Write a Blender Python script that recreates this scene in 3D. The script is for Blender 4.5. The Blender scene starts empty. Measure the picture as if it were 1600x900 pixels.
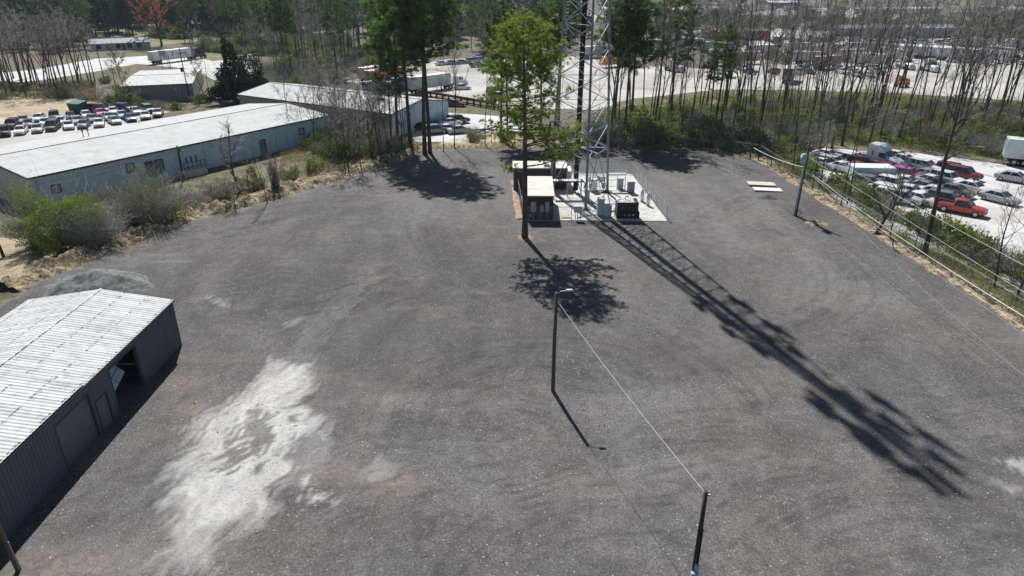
import bpy, math, random
import numpy as np
from mathutils import Vector, Matrix
random.seed(7)
rng = np.random.default_rng(7)
R = math.radians
C = bpy.context.scene.collection
# ------------------------------------------------------------------ camera
FX, CH, PITCH = 1067.0, 27.0, R(24.5)
cam = bpy.data.cameras.new('camera'); camo = bpy.data.objects.new('camera', cam); C.objects.link(camo)
camo.location = (0, 0, CH); camo.rotation_euler = (R(90) - PITCH, 0, 0)
cam.sensor_width = 36; cam.lens = FX / 1600 * 36; cam.clip_end = 6000
bpy.context.scene.camera = camo
# ------------------------------------------------------------------ sky, sun, exposure
SUN_EL, SUN_HEAD = R(50), R(-16.2)      # the sun stands behind the yard, a little to the left
w = bpy.data.worlds.new('World'); bpy.context.scene.world = w; w.use_nodes = True
nt = w.node_tree; nt.nodes.clear()
sky = nt.nodes.new('ShaderNodeTexSky'); sky.sky_type = 'NISHITA'; sky.sun_disc = False
sky.sun_elevation = SUN_EL; sky.sun_rotation = SUN_HEAD; sky.air_density = 1.0; sky.dust_density = 0.6; sky.ozone_density = 1.5
bg = nt.nodes.new('ShaderNodeBackground'); bg.inputs[1].default_value = 0.05
wo = nt.nodes.new('ShaderNodeOutputWorld'); nt.links.new(sky.outputs[0], bg.inputs[0]); nt.links.new(bg.outputs[0], wo.inputs[0])
sl = bpy.data.lights.new('sun', 'SUN'); sl.energy = 5.0; sl.angle = R(0.5); sl.color = (1, .985, .96)
so = bpy.data.objects.new('sun', sl); C.objects.link(so)
sd = Vector((math.sin(SUN_HEAD) * math.cos(SUN_EL), math.cos(SUN_HEAD) * math.cos(SUN_EL), math.sin(SUN_EL)))
so.rotation_euler = sd.to_track_quat('Z', 'Y').to_euler(); so.location = (0, 0, 100)
vs = bpy.context.scene.view_settings; vs.view_transform = 'Standard'; vs.look = 'None'; vs.gamma = 1; vs.exposure = 0.36
cy = bpy.context.scene.cycles; cy.max_bounces = 5; cy.transparent_max_bounces = 6

def G(x, y, z=0.0):
    """where the line of sight of a picture point meets the level z (survey of the photograph)"""
    s, c = math.sin(PITCH), math.cos(PITCH)
    u = (x - 800) / FX; v = (y - 450) / FX
    d = (u, c - v * s, -s - v * c); t = (z - CH) / d[2]
    return Vector((d[0] * t, d[1] * t, z))
def g2(x, y): p = G(x, y); return (p.x, p.y)

# ------------------------------------------------------------------ materials
MATS = {}
def nodes(name):
    m = bpy.data.materials.new(name); m.use_nodes = True
    n = m.node_tree; b = n.nodes['Principled BSDF']
    return m, n, b
def noise(n, scale, coord='Object', detail=4, vec=None, sc3=None, rough=.6):
    t = n.nodes.new('ShaderNodeTexNoise'); t.inputs['Scale'].default_value = scale; t.inputs['Detail'].default_value = detail
    t.inputs['Roughness'].default_value = rough
    if vec is None:
        if coord == 'World':
            g = n.nodes.new('ShaderNodeNewGeometry'); vec = g.outputs['Position']
        else:
            g = n.nodes.new('ShaderNodeTexCoord'); vec = g.outputs[coord]
    if sc3:
        mp = n.nodes.new('ShaderNodeMapping'); mp.inputs['Scale'].default_value = sc3
        n.links.new(vec, mp.inputs[0]); vec = mp.outputs[0]
    n.links.new(vec, t.inputs['Vector'])
    return t.outputs['Fac']
def ramp(n, fac, stops):
    r = n.nodes.new('ShaderNodeValToRGB'); e = r.color_ramp.elements
    while len(e) < len(stops): e.new(.5)
    for i, (p, c) in enumerate(stops):
        e[i].position = p; e[i].color = (c, c, c, 1) if isinstance(c, (int, float)) else (*c, 1)
    n.links.new(fac, r.inputs[0]); return r.outputs[0]
def mixc(n, fac, a, b, mode='MIX'):
    m = n.nodes.new('ShaderNodeMix'); m.data_type = 'RGBA'; m.blend_type = mode
    for k, v in ((0, fac), (6, a), (7, b)):
        if isinstance(v, bpy.types.NodeSocket): n.links.new(v, m.inputs[k])
        elif k == 0: m.inputs[0].default_value = v
        else: m.inputs[k].default_value = (*v, 1)
    return m.outputs[2]
def bump(n, b, h, strength, dist=.05):
    k = n.nodes.new('ShaderNodeBump'); k.inputs['Strength'].default_value = strength; k.inputs['Distance'].default_value = dist
    n.links.new(h, k.inputs['Height']); n.links.new(k.outputs[0], b.inputs['Normal'])
def sc(c, k): return tuple(min(1, x * k) for x in c)
def mat(name, col, rough=.7, metal=0, var=.25, scale=2.0, coord='Object', sc3=None, bmp=0, bsc=25, dirt=None, spec=.5):
    if name in MATS: return MATS[name]
    m, n, b = nodes(name)
    f = noise(n, scale, coord, sc3=sc3)
    c = ramp(n, f, [(.3, sc(col, 1 - var)), (.7, sc(col, 1 + var))])
    if dirt:
        f2 = noise(n, dirt[1], coord, detail=6, sc3=dirt[3] if len(dirt) > 3 else None)
        c = mixc(n, ramp(n, f2, [(.5, 0.0), (.72, dirt[2])]), c, dirt[0])
    n.links.new(c, b.inputs['Base Color'])
    b.inputs['Roughness'].default_value = rough; b.inputs['Metallic'].default_value = metal; b.inputs['Specular IOR Level'].default_value = spec
    if bmp: bump(n, b, noise(n, bsc, coord), bmp)
    MATS[name] = m; return m
def leaf_mat(name, c1, c2, trans=.35):
    m, n, b = nodes(name); n.nodes.remove(b)
    oi = n.nodes.new('ShaderNodeObjectInfo')
    f = noise(n, 1.3, 'Object', detail=3)
    c = ramp(n, f, [(.32, c1), (.68, c2)])
    hv = n.nodes.new('ShaderNodeHueSaturation'); n.links.new(c, hv.inputs['Color'])
    mr = n.nodes.new('ShaderNodeMapRange'); mr.inputs[3].default_value = .75; mr.inputs[4].default_value = 1.3
    n.links.new(oi.outputs['Random'], mr.inputs[0]); n.links.new(mr.outputs[0], hv.inputs['Value'])
    d = n.nodes.new('ShaderNodeBsdfDiffuse'); t = n.nodes.new('ShaderNodeBsdfTranslucent'); mx = n.nodes.new('ShaderNodeMixShader')
    mx.inputs[0].default_value = trans
    n.links.new(hv.outputs[0], d.inputs[0]); n.links.new(hv.outputs[0], t.inputs[0])
    n.links.new(d.outputs[0], mx.inputs[1]); n.links.new(t.outputs[0], mx.inputs[2])
    n.links.new(mx.outputs[0], n.nodes['Material Output'].inputs[0])
    MATS[name] = m; return m
def paint(name, col):
    if name in MATS: return MATS[name]
    m = mat(name, col, rough=.32, var=.08, scale=1.5, dirt=((.28, .25, .2), 1.6, .25))
    b = m.node_tree.nodes['Principled BSDF']; b.inputs['Coat Weight'].default_value = .5; b.inputs['Coat Roughness'].default_value = .1
    return m
def glass_mat(name='vehicle glass', col=(.03, .04, .05)):
    return mat(name, col, rough=.06, var=.3, scale=.8, spec=1.0)

galv = mat('galvanised steel', (.42, .47, .51), rough=.45, metal=.55, var=.15, scale=3)
galvl = mat('bright galvanised steel', (.62, .68, .72), rough=.4, metal=.3, var=.12, scale=3)
black = mat('black rubber cable', (.012, .012, .013), rough=.7)
tyre = mat('tyre rubber', (.02, .02, .021), rough=.85)
rim = mat('wheel rim metal', (.45, .46, .47), rough=.35, metal=.7)
chrome = mat('dull aluminium', (.5, .51, .52), rough=.35, metal=.8)
glass = glass_mat()
lens = mat('headlight lens', (.6, .62, .62), rough=.15)
redlens = mat('tail light lens', (.28, .01, .01), rough=.2)
darkm = mat('dark undercarriage steel', (.03, .03, .032), rough=.8)
barkp = mat('pine bark', (.10, .078, .062), rough=.95, var=.4, scale=6, sc3=(1, 1, .25), bmp=.6, bsc=18)
barkg = mat('grey hardwood bark', (.085, .073, .062), rough=.95, var=.45, scale=2.5, sc3=(1, 1, .3), bmp=.4)
twigm = mat('bare twigs', (.36, .345, .32), rough=.95, var=.3, scale=1.0)
twigr = mat('reddish budding twigs', (.34, .29, .265), rough=.95, var=.3, scale=1.0)
needle = leaf_mat('pine needles', (.10, .165, .025), (.33, .41, .06), .5)
needled = leaf_mat('dark pine needles', (.05, .105, .025), (.15, .24, .05), .5)
leafd = leaf_mat('dark glossy leaves', (.012, .03, .012), (.03, .06, .018), .15)
leafg = leaf_mat('fresh hedge leaves', (.10, .16, .025), (.25, .31, .06))
leafo = leaf_mat('olive undergrowth leaves', (.12, .16, .04), (.27, .29, .10))
leafb = leaf_mat('brown dry leaves', (.17, .13, .085), (.34, .27, .18))
leafr = leaf_mat('orange spring buds', (.50, .15, .06), (.75, .30, .15), .4)
leafy = leaf_mat('pale flowering buds', (.16, .17, .07), (.3, .28, .14), .4)
concrete = mat('pale concrete pad', (.50, .48, .44), rough=.9, var=.2, scale=.8, bmp=.1, dirt=((.3, .27, .23), 1.2, .5))
white_sheet = mat('white metal roofing', (.49, .49, .48), rough=.85, spec=.2, var=.1, scale=.6, dirt=((.36, .34, .31), .5, .45))
roof_old = mat('weathered galvanised roofing', (.56, .565, .565), rough=.85, spec=.2, var=.2, scale=.9, sc3=(.2, 2.2, 1), dirt=((.26, .23, .2), 1.7, .55))
def add_seams(m, period, keep):
    """rusty screw rows: short dark dashes on the lines where the sheets are fixed"""
    n = m.node_tree; b = n.nodes['Principled BSDF']; src = b.inputs['Base Color'].links[0].from_socket
    g = n.nodes.new('ShaderNodeTexCoord'); sp = n.nodes.new('ShaderNodeSeparateXYZ'); n.links.new(g.outputs['Object'], sp.inputs[0])
    k = n.nodes.new('ShaderNodeMath'); k.operation = 'PINGPONG'; n.links.new(sp.outputs[0], k.inputs[0]); k.inputs[1].default_value = period
    l = n.nodes.new('ShaderNodeMath'); l.operation = 'LESS_THAN'; n.links.new(k.outputs[0], l.inputs[0]); l.inputs[1].default_value = .06
    mm = n.nodes.new('ShaderNodeMath'); mm.operation = 'MULTIPLY'; n.links.new(l.outputs[0], mm.inputs[0]); n.links.new(ramp(n, noise(n, 3.2, sc3=(.2, 1, 1), detail=3), [(keep, 0.), (keep + .05, .85)]), mm.inputs[1])
    n.links.new(mixc(n, mm.outputs[0], src, (.14, .12, .11)), b.inputs['Base Color'])
add_seams(roof_old, .88, .50)
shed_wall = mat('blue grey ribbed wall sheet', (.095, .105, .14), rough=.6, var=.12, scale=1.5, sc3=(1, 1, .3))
wh_wall = mat('pale blue grey wall panel', (.50, .66, .80), rough=.6, var=.08, scale=.7, sc3=(1, 1, .2), dirt=((.3, .3, .28), .8, .35))
wh_end = mat('cream end wall panel', (.62, .60, .54), rough=.6, var=.06)
brownp = mat('brown painted panel', (.075, .055, .04), rough=.7, var=.15)
beige = mat('beige fibreglass roof', (.58, .55, .49), rough=.8, var=.1, scale=1.2, dirt=((.36, .27, .19), .7, .6))
wood = mat('weathered pole wood', (.15, .115, .08), rough=.9, var=.35, scale=4, sc3=(1, 1, .1))
woodd = mat('creosoted pole wood', (.055, .045, .035), rough=.9, var=.35, scale=4, sc3=(1, 1, .1))
greenw = mat('green treated pole wood', (.10, .10, .055), rough=.9, var=.3, scale=4, sc3=(1, 1, .1))
wire_m = mat('bare aluminium wire', (.72, .73, .74), rough=.4, metal=.2, var=.05)
wire_d = mat('dark insulated wire', (.25, .25, .26), rough=.5, var=.05)

# ------------------------------------------------------------------ mesh builder
class MB:
    def __init__(s): s.v = []; s.f = []; s.mi = []; s.m = 0
    def add(s, vs, fs):
        o = len(s.v); s.v += [tuple(p) for p in vs]
        for f in fs: s.f.append(tuple(i + o for i in f)); s.mi.append(s.m)
    def box(s, x0, x1, y0, y1, z0, z1, T=None):
        vs = [(x, y, z) for z in (z0, z1) for x, y in ((x0, y0), (x1, y0), (x1, y1), (x0, y1))]
        if T is not None: vs = [T @ Vector(p) for p in vs]
        s.add(vs, [(3, 2, 1, 0), (4, 5, 6, 7), (0, 1, 5, 4), (1, 2, 6, 5), (2, 3, 7, 6), (3, 0, 4, 7)])
    def quad(s, *p): s.add(p, [tuple(range(len(p)))])
    def tube(s, pts, rad, n=6, cap=True):
        pts = [Vector(p) for p in pts]; k = len(pts)
        if isinstance(rad, (int, float)): rad = [rad] * k
        vs = []
        for i, p in enumerate(pts):
            d = (pts[min(i + 1, k - 1)] - pts[max(i - 1, 0)])
            if d.length < 1e-9: d = Vector((0, 0, 1))
            d.normalize(); a = d.cross(Vector((0, 0, 1)) if abs(d.z) < .9 else Vector((1, 0, 0))).normalized(); b = d.cross(a)
            for j in range(n):
                t = 2 * math.pi * j / n; vs.append(p + (a * math.cos(t) + b * math.sin(t)) * rad[i])
        fs = [(i * n + j, i * n + (j + 1) % n, (i + 1) * n + (j + 1) % n, (i + 1) * n + j) for i in range(k - 1) for j in range(n)]
        if cap: fs += [tuple(range(n))[::-1], tuple((k - 1) * n + j for j in range(n))]
        s.add(vs, fs)
    def prism(s, poly, z0, z1):
        n = len(poly); vs = [(x, y, z0) for x, y in poly] + [(x, y, z1) for x, y in poly]
        s.add(vs, [tuple(range(n))[::-1], tuple(range(n, 2 * n))] + [(i, (i + 1) % n, n + (i + 1) % n, n + i) for i in range(n)])
    def loft(s, rings, cap=True):
        n = len(rings[0]); vs = [p for r in rings for p in r]; k = len(rings)
        fs = [(i * n + j, i * n + (j + 1) % n, (i + 1) * n + (j + 1) % n, (i + 1) * n + j) for i in range(k - 1) for j in range(n)]
        if cap: fs += [tuple(range(n))[::-1], tuple((k - 1) * n + j for j in range(n))]
        s.add(vs, fs)
    def sheet(s, o, u, v, nrm, pitch, depth, soft=False):
        """ribbed sheet: ribs run along v, repeat along u"""
        o, u, v, nrm = Vector(o), Vector(u), Vector(v), Vector(nrm).normalized()
        L = u.length; n = max(1, round(L / pitch)); ud = u / n; pr = []
        for i in range(n):
            b = o + ud * i
            pr += [b, b + ud * .3, b + ud * .5 + nrm * depth, b + ud * .8 + nrm * depth] if soft else [b, b + ud * .62, b + ud * .70 + nrm * depth, b + ud * .92 + nrm * depth]
        pr.append(o + u)
        m = len(pr); s.add(pr + [p + v for p in pr], [(i, i + 1, m + i + 1, m + i) for i in range(m - 1)])
    def mesh(s, name, mats):
        me = bpy.data.meshes.new(name)
        if s.v:
            nv, nf = len(s.v), len(s.f)
            me.vertices.add(nv); me.vertices.foreach_set('co', np.asarray(s.v, dtype=np.float32).ravel())
            ln = np.fromiter((len(f) for f in s.f), dtype=np.int32, count=nf); st = np.concatenate(([0], np.cumsum(ln)[:-1])).astype(np.int32)
            fl = np.fromiter((i for f in s.f for i in f), dtype=np.int32, count=int(ln.sum()))
            me.loops.add(len(fl)); me.loops.foreach_set('vertex_index', fl)
            me.polygons.add(nf); me.polygons.foreach_set('loop_start', st); me.polygons.foreach_set('loop_total', ln)
            me.polygons.foreach_set('material_index', np.asarray(s.mi, dtype=np.int32))
            me.polygons.foreach_set('use_smooth', [False] * nf); me.update(calc_edges=True); me.validate()
        for m in (mats if isinstance(mats, (list, tuple)) else [mats]): me.materials.append(m)
        return me
    def build(s, name, mats, parent=None):
        o = bpy.data.objects.new(name, s.mesh(name, mats)); C.objects.link(o)
        if parent is not None: o.parent = parent
        return o
def smooth(o): o.data.polygons.foreach_set('use_smooth', [True] * len(o.data.polygons)); return o
def bevel(o, wd, seg=2):
    m = o.modifiers.new('bevel', 'BEVEL'); m.width = wd; m.segments = seg; m.limit_method = 'ANGLE'; m.angle_limit = R(40); return o
def tag(o, label, cat, group=None, kind=None):
    if label: o['label'] = label
    if cat: o['category'] = cat
    if group: o['group'] = group
    if kind: o['kind'] = kind
    return o
def struct(o, kind='structure'): o['kind'] = kind; return o
def empty(name, loc, rz=0, label=None, cat=None, group=None):
    o = bpy.data.objects.new(name, None); C.objects.link(o); o.location = loc; o.rotation_euler = (0, 0, rz); o.empty_display_size = .2
    return tag(o, label, cat, group)
def dup(root, loc, rz=0, scale=1, label=None, group=None):
    def cp(o, par):
        c = o.copy(); C.objects.link(c)
        if par is not None: c.parent = par
        for ch in KIDS.get(o.name, ()): cp(ch, c)
        return c
    r = cp(root, None); r.location = loc; r.rotation_euler = (0, 0, rz); r.scale = (scale,) * 3 if isinstance(scale, (int, float)) else scale
    if label: r['label'] = label
    if group: r['group'] = group
    return r
KIDS = {}
def reg(root):
    KIDS[root.name] = list(root.children)
    for c in root.children: reg(c)
    return root
USED = set()
def put(root, loc, rz=0, scale=1, label=None, group=None):
    """first use moves the prototype itself, later uses copy it with its parts"""
    if root.name not in USED:
        USED.add(root.name); root.location = loc; root.rotation_euler = (0, 0, rz); root.scale = (scale,) * 3 if isinstance(scale, (int, float)) else scale
        if label: root['label'] = label
        if group: root['group'] = group
        return root
    return dup(root, loc, rz, scale, label, group)

# ------------------------------------------------------------------ numpy noise, polygon tools
_H = rng.random((512, 512))
def vn(x, y, seed=0):
    x = np.asarray(x, float) + seed * 17.3; y = np.asarray(y, float) + seed * 9.1
    xi = np.floor(x).astype(int); yi = np.floor(y).astype(int); fx = x - xi; fy = y - yi
    fx = fx * fx * (3 - 2 * fx); fy = fy * fy * (3 - 2 * fy)
    a = _H[xi % 512, yi % 512]; b = _H[(xi + 1) % 512, yi % 512]; c = _H[xi % 512, (yi + 1) % 512]; d = _H[(xi + 1) % 512, (yi + 1) % 512]
    return (a * (1 - fx) + b * fx) * (1 - fy) + (c * (1 - fx) + d * fx) * fy
def fbm(x, y, oc=4, seed=0):
    t = 0; a = .5; n = 0
    for i in range(oc): t = t + a * vn(x * 2 ** i, y * 2 ** i, seed + i); n += a; a *= .5
    return t / n
def inside(px, py, poly):
    r = np.zeros(np.shape(px), bool); n = len(poly)
    for i in range(n):
        x1, y1 = poly[i]; x2, y2 = poly[(i + 1) % n]
        c = ((y1 > py) != (y2 > py)) & (px < (x2 - x1) * (py - y1) / ((y2 - y1) or 1e-9) + x1); r ^= c
    return r
def sdist(px, py, pts, closed=False):
    d = np.full(np.shape(px), 1e9); n = len(pts)
    for i in range(n if closed else n - 1):
        x1, y1 = pts[i]; x2, y2 = pts[(i + 1) % n]; dx, dy = x2 - x1, y2 - y1; L = dx * dx + dy * dy + 1e-9
        t = np.clip(((px - x1) * dx + (py - y1) * dy) / L, 0, 1)
        d = np.minimum(d, np.hypot(px - x1 - t * dx, py - y1 - t * dy))
    return d
def sgn(px, py, poly): return np.where(inside(px, py, poly), 1, -1) * sdist(px, py, poly, True)   # + inside
def jitter(poly, amp, step):
    out = []; n = len(poly)
    for i in range(n):
        a = Vector(poly[i]); b = Vector(poly[(i + 1) % n]); k = max(1, int((b - a).length / step))
        for j in range(k):
            p = a.lerp(b, j / k); out.append((p.x + random.uniform(-amp, amp), p.y + random.uniform(-amp, amp)))
    return out
def sheet_poly(name, poly, z, m, amp=.3, step=2.0):
    mb = MB(); poly = jitter(poly, amp, step) if amp else poly
    mb.add([(x, y, z) for x, y in poly], [tuple(range(len(poly)))])
    o = mb.build(name, m); return struct(o)
def rand_in(poly, n):
    xs = [p[0] for p in poly]; ys = [p[1] for p in poly]; out = []
    while len(out) < n:
        x = random.uniform(min(xs), max(xs)); y = random.uniform(min(ys), max(ys))
        if inside(np.array([x]), np.array([y]), poly)[0]: out.append((x, y))
    return out
def pxpoly(*p): return [g2(*q) for q in p]
def grid_mesh(name, xs, ys, zf, mats, keep=None, attrs=None):
    X, Y = np.meshgrid(xs, ys); nx, ny = len(xs), len(ys); Z = zf(X, Y)
    co = np.stack([X, Y, Z], -1).reshape(-1, 3).astype(np.float32)
    i = np.arange(ny - 1)[:, None] * nx + np.arange(nx - 1)[None, :]; q = np.stack([i, i + 1, i + nx + 1, i + nx], -1).reshape(-1, 4)
    if keep is not None:
        k = keep(X, Y).reshape(-1); q = q[k[q].all(1)]
    me = bpy.data.meshes.new(name); me.vertices.add(len(co)); me.vertices.foreach_set('co', co.ravel())
    me.loops.add(len(q) * 4); me.loops.foreach_set('vertex_index', q.ravel().astype(np.int32))
    me.polygons.add(len(q)); me.polygons.foreach_set('loop_start', np.arange(0, len(q) * 4, 4, dtype=np.int32)); me.polygons.foreach_set('loop_total', np.full(len(q), 4, dtype=np.int32))
    me.update(calc_edges=True)
    for k, f in (attrs or {}).items():
        a = me.attributes.new(k, 'FLOAT', 'POINT'); a.data.foreach_set('value', f(X, Y).reshape(-1).astype(np.float32))
    me.materials.append(mats); o = bpy.data.objects.new(name, me); C.objects.link(o); return o
def attr(n, name):
    a = n.nodes.new('ShaderNodeAttribute'); a.attribute_name = name; return a.outputs['Fac']
def mth(n, op, a, b):
    k = n.nodes.new('ShaderNodeMath'); k.operation = op; k.use_clamp = False
    for i, v in enumerate((a, b)):
        if isinstance(v, bpy.types.NodeSocket): n.links.new(v, k.inputs[i])
        else: k.inputs[i].default_value = v
    return k.outputs[0]

def ground_mat(name, c1, c2, s1=.25, s2=4, dirt=None, k=.3):
    m, n, b = nodes(name); a = noise(n, s1, 'World', 6); f = noise(n, s2, 'World', 6, rough=.7)
    c = ramp(n, a, [(.35, c1), (.65, c2)]); c = mixc(n, 1., c, ramp(n, f, [(.3, 1 - k), (.7, 1 + k)]), 'MULTIPLY')
    if dirt: c = mixc(n, ramp(n, noise(n, dirt[1], 'World', 6), [(.5, 0.), (.68, dirt[2])]), c, dirt[0])
    n.links.new(c, b.inputs['Base Color']); b.inputs['Roughness'].default_value = .95; return m
# ================================================================== THE SETTING
def WOODPX(): return pxpoly((930, 222), (1080, 226), (1180, 238), (1258, 262), (1275, 238), (1300, 230), (1440, 238), (1600, 258), (1760, 276), (1760, 182), (1600, 162), (1400, 150), (1230, 144), (1120, 148), (980, 162), (930, 180))
# ground out to the horizon: leaf litter, dry grass, some green
m, n, b = nodes('leaf litter and dry grass')
f1 = noise(n, .03, 'World', 6); f2 = noise(n, .6, 'World', 8); f3 = noise(n, .012, 'World', 5)
c = ramp(n, f2, [(.3, (.06, .048, .034)), (.5, (.12, .095, .065)), (.72, (.22, .18, .12))])
c = mixc(n, ramp(n, f1, [(.48, 0.), (.62, .75)]), c, ramp(n, f2, [(.3, (.05, .07, .02)), (.7, (.15, .17, .055))]))
n.links.new(c, b.inputs['Base Color']); b.inputs['Roughness'].default_value = 1; bump(n, b, f2, .6, .2)
litter = m
xs = np.concatenate([[-2500, -1200], np.arange(-700, 701, 25), [1200, 2500]]); ys = np.concatenate([[-600, -200], np.arange(0, 1501, 25), [2200, 3500]])
struct(grid_mesh('ground', xs, ys, lambda X, Y: np.where(Y > 420, (fbm(X / 90, Y / 90) - .5) * 3, 0) - .02, litter))

sheet_poly('forest_floor', WOODPX(), .01, ground_mat('dark leaf mould', (.12, .10, .065), (.27, .22, .15), .3, 3, ((.08, .09, .03), .3, .7), .4), .8, 3)

# ---- the dark gravel lot
LOT = [g2(*p) for p in ((100, 425), (200, 385), (300, 345), (420, 315), (520, 285), (600, 260), (650, 240), (700, 234), (800, 232), (960, 232), (1100, 235), (1180, 250), (1260, 300), (1340, 350), (1450, 420), (1530, 470), (1600, 520))] + [(43, 30), (44, 2), (-60, 2), (-60, 46), g2(0, 478), g2(60, 440)]
WP = pxpoly((250, 885), (252, 840), (272, 745), (300, 680), (330, 640), (385, 612), (402, 590), (440, 572), (462, 572), (470, 600), (440, 640), (488, 668), (485, 700), (470, 740), (418, 762), (392, 800), (335, 828), (292, 885))
WP2 = [pxpoly((465, 785), (475, 748), (500, 745), (498, 770), (515, 780), (490, 786)), pxpoly((306, 688), (312, 662), (345, 645), (352, 650), (330, 680)), pxpoly((400, 600), (395, 590), (425, 565), (455, 565), (450, 590)),
       pxpoly((1540, 715), (1560, 712), (1600, 722), (1600, 735), (1565, 735)), pxpoly((1555, 752), (1600, 762), (1600, 782)), pxpoly((180, 450), (235, 446), (230, 454), (190, 458)), pxpoly((445, 505), (470, 493), (478, 500), (455, 508)), pxpoly((322, 462), (345, 470), (350, 478), (335, 475)),
       pxpoly((490, 700), (505, 690), (525, 698), (520, 725), (495, 722)), pxpoly((555, 735), (590, 715), (628, 722), (625, 740), (580, 755)), pxpoly((95, 440), (130, 428), (180, 430), (215, 446), (150, 455))]
wd_ = (Vector(g2(455, 570)) - Vector(g2(270, 850))).normalized()
def a_white(X, Y):
    X0_, Y0_ = X, Y; X = X - .55 + (fbm(X * .45, Y * .45, 3, 81) - .5) * 1.8; Y = Y + (fbm(X0_ * .45, Y0_ * .45, 3, 88) - .5) * 2.6
    a = X * wd_.x + Y * wd_.y; c_ = -X * wd_.y + Y * wd_.x; ca = math.cos(.25); sa = math.sin(.25); a2, c2 = a * ca - c_ * sa, a * sa + c_ * ca
    st = fbm(a2 * .35, c2 * 2.8, 4, 3) - .5; bl = fbm(a * .45, c_ * .7, 4, 9) - .5; fine = fbm(a2 * 1.1, c2 * 5.0, 3, 15) - .5
    v = np.clip(sgn(X, Y, WP) * .45 + bl * .7 + st * .9 + fine * .8 + .50, 0, 1)
    hole = sgn(X, Y, pxpoly((340, 712), (350, 680), (405, 640), (425, 668), (390, 705), (350, 730)))
    v = v * (1 - np.clip(hole * .9 + .45 + fine * 4.5, 0, .8))
    r2 = sgn(X, Y, pxpoly((420, 730), (445, 690), (500, 690), (480, 750), (430, 752))); v = v * (1 - np.clip(r2 * .8 + .3 + fine * 3, 0, .75))
    for i, (p, k) in enumerate(zip(WP2, (1, .95, .6, .6, .35, .8, .3, .4, .25, .28, .75))):
        v = np.maximum(v, k * np.clip(sgn(X0_, Y0_, p) * 1.4 + .25 + st * 2.4 + fine * 1.8 + bl * 1.2, 0, 1))
    tail = sgn(X, Y, pxpoly((395, 610), (430, 560), (500, 470), (560, 420), (600, 430), (520, 500), (470, 570))); v = np.maximum(v, .12 * np.clip(tail * .8 + .2 + st * 2 + fine * 2.5, 0, 1))
    return v * (.42 + .40 * fbm(a * .8, c_ * 3.0, 3, 5) + .35 * fbm(a * .25, c_ * .35, 3, 19))
ARCS = [((620, 672), (640, 620), (690, 580), (760, 556), (850, 545), (950, 560), (1000, 585)), ((672, 660), (690, 620), (740, 590), (830, 572), (930, 590)),
        ((1000, 690), (1080, 672), (1180, 668), (1280, 690)), ((960, 720), (1060, 695), (1180, 690), (1300, 715)), ((1190, 352), (1290, 400), (1330, 450), (1290, 490), (1220, 520)),
        ((1180, 850), (1280, 790), (1420, 775), (1560, 800)), ((1090, 820), (1180, 760), (1330, 738), (1500, 745)), ((660, 350), (690, 400), (740, 440), (800, 470)), ((680, 345), (700, 385), (760, 430)),
        ((300, 350), (400, 330), (520, 310), (640, 300)), ((240, 392), (350, 362), (500, 330)), ((440, 480), (520, 470), (600, 440), (640, 420)),
        ((560, 470), (590, 455), (625, 445)), ((570, 480), (600, 462), (640, 452)), ((100, 830), (200, 770), (300, 700)), ((60, 880), (160, 800), (260, 720)), ((740, 900), (800, 840), (900, 800), (1050, 790)), ((560, 800), (680, 770), (800, 760), (900, 730)),
        ((750, 650), (800, 640), (855, 655)), ((770, 662), (810, 652), (850, 662)), ((1320, 900), (1420, 880), (1600, 850)), ((520, 830), (600, 800), (660, 830)), ((1010, 350), (1100, 420), (1180, 520)), ((1100, 340), (1200, 300), (1260, 350)),
        ((1440, 640), (1480, 660), (1600, 640)), ((900, 480), (980, 500), (1100, 560), (1180, 640))]
ARCW = [[g2(*p) for p in a] for a in ARCS]
def crv(a):
    out = []; n_ = len(a)
    for i in range(n_ - 1):
        p0, p1, p2, p3 = (np.array(a[max(0, min(n_ - 1, i + k))]) for k in (-1, 0, 1, 2))
        for t in np.linspace(0, 1, 7)[:-1]:
            out.append(tuple(.5 * ((2 * p1) + (p2 - p0) * t + (2 * p0 - 5 * p1 + 4 * p2 - p3) * t * t + (3 * p1 - p0 - 3 * p2 + p3) * t ** 3)))
    return out + [a[-1]]
ARCW = [crv(a) for a in ARCW]
def a_dark(X, Y):
    v = np.zeros(X.shape); bn = fbm(X * .9, Y * .9, 3, 21)
    for i, a in enumerate(ARCW):
        bx = np.array(a); m_ = (X > bx[:, 0].min() - 2) & (X < bx[:, 0].max() + 2) & (Y > bx[:, 1].min() - 2) & (Y < bx[:, 1].max() + 2)
        d = sdist(X[m_], Y[m_], a); d = np.abs(d + (fbm(X[m_] * .8, Y[m_] * .8, 2, 90 + i) - .5) * .5); k = .7 * np.exp(-(d / .19) ** 2) + .6 * np.exp(-((d - .62) / .17) ** 2) + .6 * np.exp(-((d - 2.0) / .2) ** 2) + .18 * np.exp(-(d / .6) ** 2)
        v[m_] = np.maximum(v[m_], k * np.clip(.25 + 2.4 * (bn[m_] - .33), 0, 1.1))
    return np.clip(v, 0, 1)
LANES = [crv([g2(*p) for p in a]) for a in (((1130, 250), (1200, 330), (1290, 420), (1330, 480), (1260, 560), (1080, 620), (820, 640), (560, 610), (400, 530), (330, 440), (420, 360), (600, 310)), ((1600, 640), (1400, 700), (1150, 720), (900, 760), (650, 780), (520, 820)), ((700, 260), (640, 340), (640, 430), (560, 520), (450, 600), (330, 700)), ((1000, 260), (1080, 300), (1150, 400)))]
def blob(X, Y, x, y, rx, ry): return np.exp(-((X - x) / rx) ** 2 - ((Y - y) / ry) ** 2)
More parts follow.
